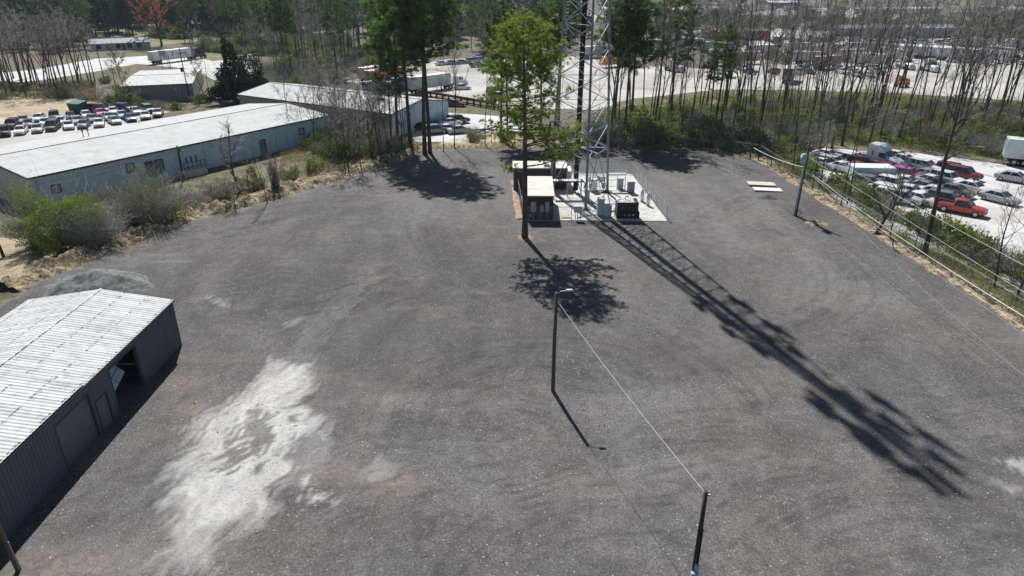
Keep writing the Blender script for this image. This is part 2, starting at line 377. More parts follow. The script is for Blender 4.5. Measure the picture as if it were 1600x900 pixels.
def a_tone(X, Y):
    v = (fbm(X * .06, Y * .06, 4, 31) - .5) * 1.9 + (fbm(X * .5, Y * .22, 4, 35) - .5) * 1.1
    for a in LANES:
        d = sdist(X, Y, a); v = v + .42 * np.exp(-(d / 1.5) ** 2) * (.2 + 1.1 * fbm(X * .35, Y * .35, 3, 51)) - .30 * np.exp(-((d - 2.4) / .5) ** 2) * fbm(X * .6, Y * .6, 3, 53)
    for p, rx, ry, k in (((1270, 420), 6, 12, .35), ((1350, 470), 6, 5, .3), ((1480, 640), 6, 4, .35), ((160, 560), 5, 6, -.2), ((950, 300), 14, 10, .15), ((1150, 280), 12, 8, .2), ((700, 850), 7, 3, -.35), ((590, 460), 5, 3, -.25), ((860, 830), 9, 4, .12), ((620, 560), 8, 8, -.1), ((400, 420), 12, 12, -.12)):
        g = g2(*p); v = v + k * blob(X, Y, g[0], g[1], rx, ry)
    return np.clip(v * .5 + .5, 0, 1)
def a_tan(X, Y):
    v = np.clip((fbm(X * .35, Y * .6, 4, 41) - .63) * 5, 0, 1) * .45
    e = sgn(X, Y, LOT); v = np.maximum(v, np.clip(1 - e * .9 + (fbm(X * .8, Y * .8, 3, 44) - .5) * 3, 0, 1) * .8 * (X < 38))
    for p, rx, ry in (((600, 755), 2.5, 1.2), ((280, 600), 2, 1.2), ((260, 410), 2.5, .5), ((520, 735), 2, 1), ((860, 612), .5, .5), ((250, 400), 2, .6), ((120, 885), 4, 1.5), ((300, 640), 1.5, 1.), ((1300, 595), 1.2, .5), ((620, 630), 2, 1)):
        g = g2(*p); v = np.maximum(v, blob(X, Y, g[0], g[1], rx, ry) * (.3 + fbm(X * 2, Y * 2, 3, 47)))
    return np.clip(v, 0, 1)
m, n, b = nodes('dark crushed asphalt gravel')
nf = noise(n, 9, 'World', 8, rough=.75); nm = noise(n, 1.2, 'World', 6)
c = ramp(n, nf, [(.33, (.043, .040, .038)), (.5, (.100, .094, .091)), (.68, (.188, .178, .170))])
tone = attr(n, 'tone'); c = mixc(n, 1.0, c, ramp(n, tone, [(.2, .72), (.8, 1.32)]), 'MULTIPLY')
c = mixc(n, 1.0, c, ramp(n, nm, [(.3, .80), (.7, 1.18)]), 'MULTIPLY')
c = mixc(n, mth(n, 'MULTIPLY', attr(n, 'tan'), ramp(n, noise(n, 3, 'World', 6), [(.35, .15), (.62, .95)])), c, (.22, .19, .15))
wf = mth(n, 'MULTIPLY', attr(n, 'white'), ramp(n, noise(n, 5, 'World', 8, rough=.7), [(.3, .55), (.55, 1.1)]))
c = mixc(n, wf, c, (.50, .50, .48))
c = mixc(n, mth(n, 'MULTIPLY', attr(n, 'dark'), .62), c, (.034, .031, .031))
def specks(scale, thr, size, col, c, k=.9):
    v = n.nodes.new('ShaderNodeTexVoronoi'); v.inputs['Scale'].default_value = scale
    g = n.nodes.new('ShaderNodeNewGeometry'); n.links.new(g.outputs['Position'], v.inputs['Vector'])
    sp = n.nodes.new('ShaderNodeSeparateColor'); n.links.new(v.outputs['Color'], sp.inputs[0])
    on = mth(n, 'MULTIPLY', mth(n, 'GREATER_THAN', sp.outputs[0], thr), mth(n, 'LESS_THAN', v.outputs['Distance'], size))
    on = mth(n, 'MULTIPLY', on, ramp(n, noise(n, .25, 'World', 3), [(.35, .35), (.6, 1.)]))
    return mixc(n, mth(n, 'MULTIPLY', on, k), c, col)
c = specks(9, .86, .32, (.32, .32, .32), c, .6); c = specks(5.5, .95, .26, (.42, .41, .40), c, .75); c = specks(3.9, .965, .2, (.44, .38, .30), c, .7); c = specks(2.0, .955, .09, (.6, .57, .52), c)
c = specks(5, .90, .3, (.035, .033, .035), c, .35)
c = mixc(n, 1.0, c, ramp(n, noise(n, .09, 'World', 3), [(.35, (.98, 1.0, 1.03)), (.65, (1.035, 1.0, .97))]), 'MULTIPLY')
n.links.new(c, b.inputs['Base Color']); b.inputs['Roughness'].default_value = .95; b.inputs['Specular IOR Level'].default_value = .3
bump(n, b, nf, .55, .03)
lot_mat = m
xs = np.arange(-62, 46, .22); ys = np.concatenate([np.arange(10, 70, .18), np.arange(70, 119, .3)])
struct(grid_mesh('gravel_lot', xs, ys, lambda X, Y: (fbm(X * .12, Y * .12, 3, 5) - .5) * .12 + (fbm(X * .9, Y * .9, 2, 8) - .5) * .03 + .07, lot_mat,
       keep=lambda X, Y: sgn(X, Y, LOT) + (fbm(X * .6, Y * .6, 3, 12) - .5) * 1.6 > 0,
       attrs={'white': a_white, 'dark': a_dark, 'tone': a_tone, 'tan': a_tan}))

# ---- loose straw and dirt banks along the lot edge
m, n, b = nodes('straw covered dirt')
f = noise(n, 2.2, 'World', 8, rough=.7); f2 = noise(n, .35, 'World', 4)
c = ramp(n, f, [(.38, (.05, .037, .024)), (.47, (.20, .15, .09)), (.62, (.46, .37, .25))])
c = mixc(n, ramp(n, f2, [(.5, 0.), (.68, .8)]), c, ramp(n, f, [(.35, (.05, .055, .02)), (.65, (.17, .17, .07))]))
n.links.new(c, b.inputs['Base Color']); b.inputs['Roughness'].default_value = 1; bump(n, b, f, .8, .15); straw = m
def bank(name, path, w0, w1, h, mtl, res=.28, seed=1, rel=.35):
    P = np.array(path); seg = np.hypot(*np.diff(P, axis=0).T); s_ = np.concatenate([[0], np.cumsum(seg)]); k = int(s_[-1] / res)
    t = np.linspace(0, s_[-1], k); cx = np.interp(t, s_, P[:, 0]); cyy = np.interp(t, s_, P[:, 1]); dx = np.gradient(cx); dy = np.gradient(cyy); L = np.hypot(dx, dy); nx, ny = -dy / L, dx / L
    q = int((w1 - w0) / res) + 1; ws = np.linspace(w0, w1, q); S, W = np.meshgrid(t, ws)
    X = cx + nx * W; Y = cyy + ny * W; u = (W - w0) / (w1 - w0); pr = np.sin(np.pi * np.clip(u, 0, 1)) ** .8
    Z = pr * (h * (.55 + .9 * fbm(S * .15, S * 0 + 3, 2, seed)) + (fbm(X * .9, Y * .9, 4, seed) - .5) * rel * 2.4) - .03 * (1 - pr)
    co = np.stack([X, Y, Z], -1).reshape(-1, 3); i = np.arange(q - 1)[:, None] * k + np.arange(k - 1)[None, :]
    mb = MB(); mb.v = [tuple(r) for r in co]; mb.f = [tuple(r) for r in np.stack([i, i + 1, i + k + 1, i + k], -1).reshape(-1, 4)]; mb.mi = [0] * len(mb.f)
    return struct(smooth(mb.build(name, mtl)))
edgeL = [g2(*p) for p in ((20, 455), (100, 420), (200, 380), (300, 341), (420, 311), (520, 282), (600, 257), (650, 239))]
bank('earth_bank', edgeL, -.9, 3.4, .55, straw, seed=4, rel=.95)
edgeR = [g2(*p) for p in ((1080, 232), (1180, 247), (1260, 298), (1340, 348), (1450, 418), (1530, 468), (1600, 518))] + [(43.5, 34)]
bank('earth_bank', edgeR, -.6, 2.4, .25, straw, seed=9, rel=.4)
bank('earth_bank', [g2(*p) for p in ((650, 236), (720, 231), (800, 229), (960, 229), (1080, 231))], -.5, 3.4, .3, straw, seed=13, rel=.4)

palecrete = ground_mat('pale worn concrete', (.45, .45, .44), (.60, .59, .57), .15, 3, ((.36, .31, .25), .12, .6), .12)
tancrete = ground_mat('dusty tan yard surface', (.34, .325, .30), (.50, .48, .44), .05, 1, ((.25, .2, .15), .06, .8), .15)
drygrass = ground_mat('dry tan field grass', (.28, .21, .13), (.42, .34, .22), .3, 3, ((.5, .42, .3), .2, .6))
greengrass = ground_mat('yellow green lawn', (.09, .10, .035), (.19, .18, .075), .2, 2, ((.33, .27, .17), .1, .7))
SALV = pxpoly((1262, 268), (1272, 240), (1300, 233), (1440, 240), (1600, 262), (1750, 285), (1850, 420), (1700, 480), (1600, 448), (1480, 400), (1380, 352), (1300, 305))
sheet_poly('salvage_yard', SALV, .03, palecrete, .5, 2)
sheet_poly('concrete_yard', pxpoly((640, 200), (700, 176), (790, 182), (830, 198), (790, 212), (760, 205), (720, 222), (650, 222)), .03, palecrete, .3, 2)
sheet_poly('truck_yard', pxpoly((540, 128), (700, 92), (900, 88), (990, 102), (1110, 108), (1110, 142), (980, 155), (930, 172), (800, 168), (690, 150), (640, 148)), .03, tancrete, .8, 3)
sheet_poly('trailer_yard', pxpoly((1110, 140), (1110, 60), (1050, 50), (1200, 30), (1450, 45), (1600, 62), (1750, 70), (1800, 150), (1600, 158), (1400, 146), (1230, 140)), .03, tancrete, 1, 5)
sheet_poly('distant_yard', pxpoly((860, 22), (1000, 22), (1200, 14), (1500, 10), (1700, 12), (1700, 26), (1450, 34), (1250, 26), (1000, 40), (880, 52)), .05, tancrete, 2, 12)
sheet_poly('road', pxpoly((-40, 118), (60, 108), (150, 92), (250, 86), (350, 70), (420, 58), (470, 44), (520, 34), (560, 36), (500, 56), (440, 74), (380, 96), (440, 118), (440, 150), (400, 152), (340, 128), (300, 108), (214, 100), (150, 112), (60, 126), (-40, 134)), .03, palecrete, .4, 3)
sheet_poly('distant_road', pxpoly((440, 34), (560, 18), (700, 12), (860, 10), (860, 14), (700, 20), (570, 30), (470, 44)), .05, palecrete, 1, 8)
sheet_poly('dry_field', pxpoly((-60, 150), (0, 142), (100, 150), (140, 160), (200, 166), (260, 176), (240, 184), (100, 200), (0, 215), (-80, 225)), .02, drygrass, 1, 3)
sheet_poly('vehicle_lot', pxpoly((-60, 188), (60, 182), (200, 172), (236, 176), (190, 205), (-60, 260)), .04, tancrete, .5, 2)
sheet_poly('lawn', pxpoly((170, 68), (240, 72), (380, 60), (460, 30), (420, 26), (300, 34), (120, 40), (100, 62)), .02, greengrass, 2, 6)
sheet_poly('lawn', pxpoly((300, 84), (360, 74), (400, 70), (380, 92), (330, 96)), .045, greengrass, .5, 3)
sheet_poly('verge', pxpoly((690, 230), (690, 222), (760, 208), (800, 212), (900, 205), (1000, 200), (1100, 212), (1130, 232)), .02, drygrass, .6, 2)
sheet_poly('dirt_path', pxpoly((-30, 375), (60, 370), (90, 395), (60, 430), (-40, 470)), .02, drygrass, .5, 1.5)
sheet_poly('verge', pxpoly((60, 335), (300, 300), (520, 225), (560, 238), (540, 270), (420, 302), (300, 332), (150, 380), (60, 400)), .015, ground_mat('weedy dry verge', (.11, .09, .05), (.20, .17, .09), .5, 3, ((.30, .24, .15), .4, .7), .35), .5, 2)

# ================================================================== FRONT SHED
def shed():
    X0, XR, X1, Y0, Y1, ZE, ZR = -26.55, -31.9, -37.7, 14.0, 48.1, 4.05, 4.95
    r = empty('metal_shed', (X0, (Y0 + Y1) / 2, 0), 0, 'long low metal shed with ribbed silver roof and open bay at the lower left', 'shed')
    off = Vector(r.location)
    def B(mb, name, m_):
        mb.v = [tuple(Vector(p) - off) for p in mb.v]; return mb.build(name, m_, r)
    mb = MB()                                  # front wall with openings, ribs along z
    ops = [(32.7, 36.1, 3.2, 'roll'), (36.55, 37.75, 2.3, 'door'), (38.6, 42.0, 3.45, 'open')]
    ys_ = [Y0, 32.7, 36.1, 36.55, 37.75, 38.6, 42.0, Y1]
    for a, b_ in zip(ys_[:-1], ys_[1:]):
        z0 = 0.0
        for o in ops:
            if abs(o[0] - a) < .01: z0 = o[2]
        mb.sheet((X0, a, z0), (0, b_ - a, 0), (0, 0, ZE - .06 - z0), (1, 0, 0), .28, .035)
    mb.sheet((X0, Y1, 0), (X1 - X0, 0, 0), (0, 0, ZE - .06), (0, 1, 0), .28, .035)
    mb.sheet((X1, Y1, 0), (0, Y0 - Y1, 0), (0, 0, ZE - .06), (-1, 0, 0), .28, .035)
    mb.add([(X0 - .01, Y1, ZE - .06), (XR, Y1, ZR - .08), (X1 + .01, Y1, ZE - .06)], [(0, 1, 2)])
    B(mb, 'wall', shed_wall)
    for side, xe in ((1, X0 + .12), (-1, X1 - .12)):
        sl_ = (ZR - ZE) / abs(XR - (X0 if side > 0 else X1)); ze = ZR - sl_ * abs(XR - xe)
        y = Y0; k = 0; mb = MB()
        # two lengths of roofing, the nearer a hand higher, as where the shed was extended
        for ya, yb, dz in ((Y0, 35.9, .10), (35.6, Y1 + .1, 0)):
            mb.sheet((XR, ya, ZR + dz), (0, yb - ya, 0), (xe - XR, 0, ze - ZR), (0, 0, 1), .30, .032, True)
        f_ = B(mb, 'roof', roof_old)
        if side > 0:
            t = MB(); t.box(XR - .09, XR + .09, Y0, 35.9, ZR + .125, ZR + .14); t.box(XR - .09, XR + .09, 35.9, Y1 + .12, ZR + .025, ZR + .04)
            t.v = [tuple(Vector(p) - off) for p in t.v]; t.build('ridge_cap', roof_old, f_)
    mb = MB(); mb.box(X0 + .0, X0 + .16, Y0, Y1 + .1, ZE - .14, ZE - .03); B(mb, 'eave_trim', mat('dark trim', (.07, .075, .08)))
    mb = MB()                                  # roller door: horizontal slats
    mb.m = 0
    for i in range(22):
        z = i * .145; mb.box(X0 - .14, X0 - .10 + (.015 if i % 2 else 0), 32.7, 36.1, z, z + .14)
    B(mb, 'roller_door', mat('grey roller door', (.12, .13, .155), rough=.5, var=.08))
    mb = MB(); mb.box(X0 - .1, X0 - .05, 36.55, 37.75, 0, 2.3); d = B(mb, 'door', mat('grey steel door', (.13, .14, .155)))
    h = MB(); h.tube([(X0 - .05, 37.6, 1.05), (X0 + .03, 37.6, 1.05), (X0 + .03, 37.48, 1.05)], .02); h.v = [tuple(Vector(p) - off) for p in h.v]; h.build('handle', chrome, d)
    for o in ops:
        mb = MB()
        for ya in (o[0] - .08, o[1]): mb.box(X0 - .2, X0 + .06, ya, ya + .08, 0, o[2] + .08)
        mb.box(X0 - .2, X0 + .06, o[0], o[1], o[2], o[2] + .08)
        B(mb, 'door_frame', mat('dark trim', (.07, .075, .08)))
    mb = MB(); mb.box(X0 - .2, X0 + 1.0, 32.6, 36.2, .02, .14); B(mb, 'threshold', mat('dark stained concrete', (.12, .115, .11), var=.3))
    mb = MB(); mb.box(X1 + .1, X0 - .2, Y0, Y1 - .1, 0.02, .12); B(mb, 'floor_slab', mat('dark stained concrete', (.12, .115, .11)))
    # bay interior studs
    mb = MB()
    for y in np.arange(38.2, 43, 1.2): mb.box(X1 + .12, X1 + .3, y, y + .1, .1, ZE - .2)
    B(mb, 'stud', wood)
shed()
r = empty('wrapped_panel', (-26.95, 40.5, .35), 0, 'pale blue white sheet panel with dark straps leaning inside the open bay of the shed', 'panel')
mb = MB(); T = Matrix.Rotation(R(-35), 4, 'Y'); mb.box(-.06, .06, -1.7, 1.55, .9, 2.1, T @ Matrix.Rotation(R(12), 4, 'X')); mb.build('panel', mat('pale blue sheet', (.55, .66, .74), rough=.4), r)
mb = MB()
for yy in (-.6, .3): mb.box(-.075, .075, yy, yy + .06, .89, 2.11, T @ Matrix.Rotation(R(12), 4, 'X'))
mb.box(-.07, .07, -1.71, 1.56, 1.5, 1.55, T @ Matrix.Rotation(R(12), 4, 'X'))
mb.build('strap', darkm, r)

# ================================================================== LONG WAREHOUSES
def gabled(name, S, E, half, ze, zr, label, wallm, endm, roofm, cat='warehouse', openings=(), pitch=.45, over=.25, trim=(.05, .04, .04), right=False):
    """S->E is the wall that faces the camera; the building lies to its left (behind)"""
    S, E = Vector((*S, 0)), Vector((*E, 0)); L = (E - S).length; ang = math.atan2((E - S).y, (E - S).x)
    r = empty(name, S, ang, label, cat)
    W = half * 2
    mb = MB()
    def wall(o, u, nr):
        o, u = Vector(o), Vector(u)
        mb.sheet(o, u, (0, 0, ze), nr, pitch, .04)
    # front wall (y=0) split around the openings
    cuts = sorted([(a, b_, z0, z1) for a, b_, z0, z1, *_ in openings]); x = 0
    for a, b_, z0, z1 in cuts:
        mb.sheet((x, 0, 0), (a - x, 0, 0), (0, 0, ze), (0, -1, 0), pitch, .04)
        if z0 > 0: mb.sheet((a, 0, 0), (b_ - a, 0, 0), (0, 0, z0), (0, -1, 0), pitch, .04)
        mb.sheet((a, 0, z1), (b_ - a, 0, 0), (0, 0, ze - z1), (0, -1, 0), pitch, .04); x = b_
    mb.sheet((x, 0, 0), (L - x, 0, 0), (0, 0, ze), (0, -1, 0), pitch, .04)
    mb.sheet((0, W, 0), (L, 0, 0), (0, 0, ze), (0, 1, 0), pitch, .04)
    mb.build('wall', wallm, r)
    for x_, s_ in ((0, -1), (L, 1)):
        mb = MB(); n_ = int(W / pitch)
        for i in range(n_):
            for a, b_, dx in ((0, .6, 0), (.6, .68, 'up'), (.68, .92, .04), (.92, 1, 'dn')):
                ya, yb = (i + a) * W / n_, (i + b_) * W / n_; xa = x_ + s_ * (.04 if dx in (.04, 'dn') else 0); xb = x_ + s_ * (.04 if dx in (.04, 'up') else 0)
                hz = lambda y: ze + (zr - ze) * (1 - abs(y - half) / half) - .03
                mb.quad((xa, ya, 0), (xb, yb, 0), (xb, yb, hz(yb)), (xa, ya, hz(ya)))
        mb.build('end_wall', endm, r)
    sl_ = (zr - ze) / half
    for s_ in (-1, 1):
        ye = half + s_ * (half + over); mb = MB()
        mb.sheet((-.25, half, zr + .05), (L + .5, 0, 0), (0, ye - half, -sl_ * (half + over)), (0, 0, 1), pitch * 1.2, .022, True)
        rf = mb.build('roof', roofm, r)
        if s_ < 0:
            t = MB(); t.box(-.27, L + .27, half - .25, half + .25, zr + .08, zr + .13); t.build('ridge_cap', roofm, rf)
    mb = MB(); dz = sl_ * over; mb.box(-.26, L + .26, -over - .08, -over + .04, ze - dz - .16, ze - dz + .04)
    mb.box(-.26, L + .26, W + over - .04, W + over + .08, ze - dz - .16, ze - dz + .04)
    for x_ in (-.3, L + .22):
        for s_ in (-1, 1):
            ye = half + s_ * (half + over)
            mb.add([(x_, half, zr - .12), (x_ + .08, half, zr - .12), (x_ + .08, ye, ze - dz - .12), (x_, ye, ze - dz - .12), (x_, half, zr + .1), (x_ + .08, half, zr + .1), (x_ + .08, ye, ze - dz + .08), (x_, ye, ze - dz + .08)],
                   [(3, 2, 1, 0), (4, 5, 6, 7), (0, 1, 5, 4), (1, 2, 6, 5), (2, 3, 7, 6), (3, 0, 4, 7)])
    mb.build('eave_trim', mat(name + ' trim', trim), r)
    for a, b_, z0, z1, nm, mt in openings:
        mb = MB(); mb.box(a, b_, .05, .12, z0, z1); p = mb.build(nm, mt, r)
        f_ = MB()
        for u0, u1, v0, v1 in ((a - .06, a + .06, z0, z1), (b_ - .06, b_ + .06, z0, z1), (a + .06, b_ - .06, z1 - .06, z1 + .08), (a + .06, b_ - .06, z0 - .06, z0 + .04)): f_.box(u0, u1, -.08, .06, v0, v1)
        f_.build('frame', mat('dark window trim', (.06, .06, .065)), p)
    return r, L
gwin = mat('pale window glazing', (.32, .37, .40), rough=.15)
S_, E_ = (-60.2, 83.0), (-33.3, 125.2)
wdoor = mat('brown loading door', (.17, .14, .12)); gdoor = mat('grey service door', (.22, .24, .27))
wh, Lw = gabled('warehouse', S_, E_, 11.0, 4.25, 5.3, 'long pale blue ribbed metal warehouse with white gabled roof behind the shrubs', wh_wall, wh_end, white_sheet,
    openings=[(2.2, 3.3, 1.6, 2.7, 'window', gwin), (12.2, 13.4, 2.1, 3.3, 'window', gwin), (14.9, 16.1, .9, 3.0, 'door', wdoor), (16.4, 17.6, 1.0, 3.0, 'door', gdoor), (34.6, 35.8, .2, 2.5, 'door', gdoor), (43, 44.2, 1.9, 3.0, 'window', gwin)])
for x in (.7, 24.4, 38):
    mb = MB(); mb.tube([(x, -.2, 0), (x, -.2, 4.1)], .05); mb.build('downpipe', galv, wh)
mb = MB(); mb.box(18.6, 23.0, -2.3, -.1, .0, .95); mb.build('loading_dock', concrete, wh)
mb = MB()
for x in np.linspace(19.4, 22.8, 6): mb.tube([(x, -2.2, .95), (x, -2.2, 2.2)], .05)
for z in (1.5, 2.2): mb.tube([(19.4, -2.2, z), (22.8, -2.2, z)], .05)
for x in (20.0, 20.8, 21.6): mb.box(x, x + .12, -2.1, -1.9, 2.2, 3.0)
mb.build('dock_railing', darkm, wh)
for x in (14.6, 15.4):
    v = MB(); v.tube([(x, 14.5, 5), (x, 14.5, 5.9)], .06); v.tube([(x, 14.5, 5.9), (x, 14.5, 6.1)], .14); v.build('vent_pipe', darkm, wh)
# pole with meter in front of its wall
up = (Vector(E_) - Vector(S_)).normalized(); pn = Vector((up.y, -up.x))
def whp(a, o): q = Vector(S_) + up * a + pn * o; return (q.x, q.y, 0)
r = empty('service_pole', whp(18.7, 2.6), 0, 'dark wooden service pole standing near the warehouse wall by the loading dock', 'pole')
mb = MB(); mb.tube([(0, 0, 0), (0, 0, 5)], [.16, .13], 8); mb.build('pole', woodd, r)
mb = MB(); mb.tube([(.2, -.1, 4.1), (.2, -.1, 4.9)], .25, 8); mb.build('transformer', mat('grey transformer tank', (.12, .13, .14)), r)

gabled('warehouse', (-58, 149), (-21.9, 126.4), 8.5, 4.3, 5.7, 'white roofed metal building with blue grey gable end behind the pine trunks', mat('olive grey wall', (.24, .25, .2)), wh_wall, white_sheet, pitch=.6)
gabled('low_building', (-90.5, 163.5), (-76.3, 168.3), 15, 3.9, 4.4, 'low grey building with flat white roof beside the road at upper left', mat('plain grey wall', (.2, .205, .205)), wh_end, white_sheet, cat='building', pitch=.8,
       openings=[(10.6, 11.6, 2.2, 3.2, 'window', gwin)])
hw = mat('white painted siding', (.5, .5, .48)); hd = mat('dark shutters', (.03, .03, .035))
gabled('ranch_house', g2(143, 80), g2(236, 76), 5, 2.7, 4.3, 'long single storey house with grey shingle roof beyond the road at upper left', hw, hw, mat('grey asphalt shingles', (.17, .175, .185), var=.2, scale=1), cat='house', pitch=1.5,
       openings=[(a, a + 1.6, .7, 2.2, 'window', hd) for a in (2, 5.5, 9, 13, 16.5)] + [(11.2, 12.2, .1, 2.2, 'door', hd)])

# grey gravel spoil pile behind the shed
pc = G(158, 447)
mb = grid_mesh('gravel_pile', np.arange(-6.5, 6.5, .2), np.arange(-4, 4, .2), lambda X, Y: 1.8 * np.clip(1 - np.hypot(X / 5.2, Y / 3.2) + (fbm(X * .45, Y * .45, 4, 61) - .5) * .6 + (fbm(X * 2.2, Y * 2.2, 3, 63) - .5) * .2, 0, 1) ** 1.0 - .04,
     mat('grey crusher dust', (.15, .165, .155), rough=1, var=.5, scale=2.2, bmp=1.0, bsc=7, dirt=((.07, .08, .07), 1.6, .8)))
mb.location = (pc.x, pc.y, .05); tag(mb, 'grey green heap of crushed stone behind the silver roofed shed', 'gravel heap')
for p, lb in (((1200, 310), 'small mound of dark soil beside the concrete slabs'), ((1274, 350), 'small grassy mound at the foot of the grey utility pole')):
    g = G(*p); o = grid_mesh('soil_mound', np.arange(-1.8, 1.8, .12), np.arange(-1.2, 1.2, .12), lambda X, Y: .45 * np.clip(1 - np.hypot(X / 1.5, Y / 1.0) + (fbm(X * 2, Y * 2, 3, p[0]) - .5) * .5, 0, 1) - .02, straw if p[0] > 1250 else mat('dark soil', (.09, .085, .065), rough=1, var=.5, scale=4))
    o.location = (g.x, g.y, .06); tag(o, lb, 'mound')
for i, (p, dz, lb) in enumerate((((1189, 290), .1, 'cream concrete slab propped up, the farther of two lying near the wire fence'), ((1199, 298), .0, 'white concrete slab lying flat, the nearer of two near the wire fence'))):
    g = G(*p); o = MB(); o.box(-1.9, 1.9, -.75, .75, 0, .16); o = bevel(o.build('concrete_slab', mat('cream slab %d' % i, ((.55, .47, .38), (.7, .67, .62))[i], var=.15, scale=1.5)), .02)
    o.location = (g.x, g.y, .08 + dz); o.rotation_euler = (R(3) * (1 - i), R(1.5), R(-4)); tag(o, lb, 'slab', 'concrete slabs near the fence')

# ================================================================== TOWER COMPOUND
PADZ = .16
mb = MB(); mb.prism([(5.4, 78.75), (18.85, 78.5), (18.0, 100.2), (5.9, 100.4)], .0, PADZ); mb.prism([(1.4, 78.9), (5.38, 78.9), (5.85, 97), (1.6, 97)], 0, .12)
pad = bevel(mb.build('concrete_pad', concrete), .03); struct(pad)
mb = MB(); mb.m = 0
bank('dirt_strip', [(1.0, 79.5), (.75, 86), (.3, 97)], -.55, .75, .12, mat('orange clay', (.33, .22, .15), rough=1, var=.4, scale=2), seed=6, rel=.12)
def shelter(x0, x1, y0, y1, h, rz, label, boxes=False, lightend=False):
    cx, cy_ = (x0 + x1) / 2, (y0 + y1) / 2; r = empty('equipment_shelter', (cx, cy_, .12), rz, label, 'shelter'); a, b_ = (x1 - x0) / 2, (y1 - y0) / 2
    mb = MB(); mb.box(-a, a, -b_, b_, 0, h)
    for x in np.arange(-a + .4, a, .8): mb.box(x, x + .04, -b_ - .02, -b_, 0, h - .05); 
    bevel(mb.build('wall', brownp, r), .02)
    mb = MB(); mb.add([(-a - .12, -b_ - .15, h + .0), (a + .12, -b_ - .15, h + .0), (a + .12, b_ + .15, h + .12), (-a - .12, b_ + .15, h + .12), (-a - .12, -b_ - .15, h + .14), (a + .12, -b_ - .15, h + .14), (a + .12, b_ + .15, h + .26), (-a - .12, b_ + .15, h + .26)],
        [(3, 2, 1, 0), (4, 5, 6, 7), (0, 1, 5, 4), (1, 2, 6, 5), (2, 3, 7, 6), (3, 0, 4, 7)]); mb.build('roof', beige, r)
    if lightend:
        mb = MB(); mb.box(a + .003, a + .7, -b_, b_ - .3, 0, h - .35); mb.build('end_cabinet', mat('cream cabinet', (.6, .62, .55), rough=.5), r)
    if boxes:
        for x, w_, z0, z1, c_ in ((-.75, .62, 1.1, 2.35, galv), (.9, .5, 1.15, 2.35, galv), (.32, .32, 1.55, 2.0, galv)):
            mb = MB(); mb.box(x - w_ / 2, x + w_ / 2, -b_ - .3, -b_ - .03, z0, z1); p = bevel(mb.build('meter_box', c_, r), .02)
            k = MB(); k.box(x - w_ / 2 + .05, x + w_ / 2 - .05, -b_ - .315, -b_ - .303, z1 - .45, z1 - .15); k.build('cover', chrome, p); k = MB(); k.tube([(x, -b_ - .2, .1), (x, -b_ - .2, z0)], .03); k.build('conduit', chrome, p)
        mb = MB(); mb.box(.12, .52, -b_ - .06, -b_ - .03, 1.1, 1.48); mb.build('warning_sign', mat('yellow sign', (.75, .68, .1), var=.1), r)
        mb = MB(); mb.box(-1.25, -1.0, -b_ - .15, -b_ - .03, .5, .7); mb.build('junction_box', galv, r)
    return r
shelter(1.75, 5.05, 78.95, 87.0, 2.95, R(-1), 'brown equipment shelter with flat beige roof and meter boxes, nearest the lone pine', True)
shelter(.2, 7.5, 91.9, 95.1, 2.95, R(0), 'brown equipment shelter with cream end cabinet at the back of the tower compound', False, True)

# lattice tower
galvdk = mat('weathered tower steel', (.22, .27, .32), rough=.5, metal=.4, var=.2, scale=2)
brace_m = mat('tower brace steel', (.26, .30, .34), rough=.6, metal=.2, var=.12, scale=3)
BASE = [Vector((9.35, 82.9, PADZ)), Vector((13.05, 90.4, PADZ)), Vector((5.2, 91.0, PADZ))]
CEN = (BASE[0] + BASE[1] + BASE[2]) / 3; TH = 68.0; TOPR = .13
def leg_at(i, z):
    k = 1 - (1 - TOPR) * (z / TH); p = CEN + (BASE[i] - CEN) * k; return Vector((p.x, p.y, PADZ + z))
tw = empty('radio_tower', CEN, 0, 'tall three legged galvanised lattice tower with black cable run standing on the concrete pad', 'tower')
off = CEN
def L(p): return Vector(p) - off
for i in range(3):
    mb = MB(); zs = [0, 6.2] + [6.2 + 3.1 * k for k in range(1, 20)] + [TH]
    mb.tube([L(leg_at(i, z)) for z in zs], [.17 - .09 * z / TH for z in zs], 10)
    for z in zs[1:-1]:
        q = L(leg_at(i, z)); mb.tube([q - Vector((0, 0, .05)), q + Vector((0, 0, .05))], .24 - .1 * z / TH, 8)
    lg = smooth(mb.build('leg', galvdk, tw)); mb = MB(); q = L(leg_at(i, 0)); mb.tube([q, q + Vector((0, 0, .12))], .42, 12); mb.tube([q - Vector((0, 0, .05)), q + Vector((0, 0, .05))], .7, 12); mb.build('base_plate', mat('dark steel', (.1, .1, .11)), lg)
zs = [0, 6.2] + [6.2 + 3.1 * k for k in range(1, 20)]; zs.append(TH)
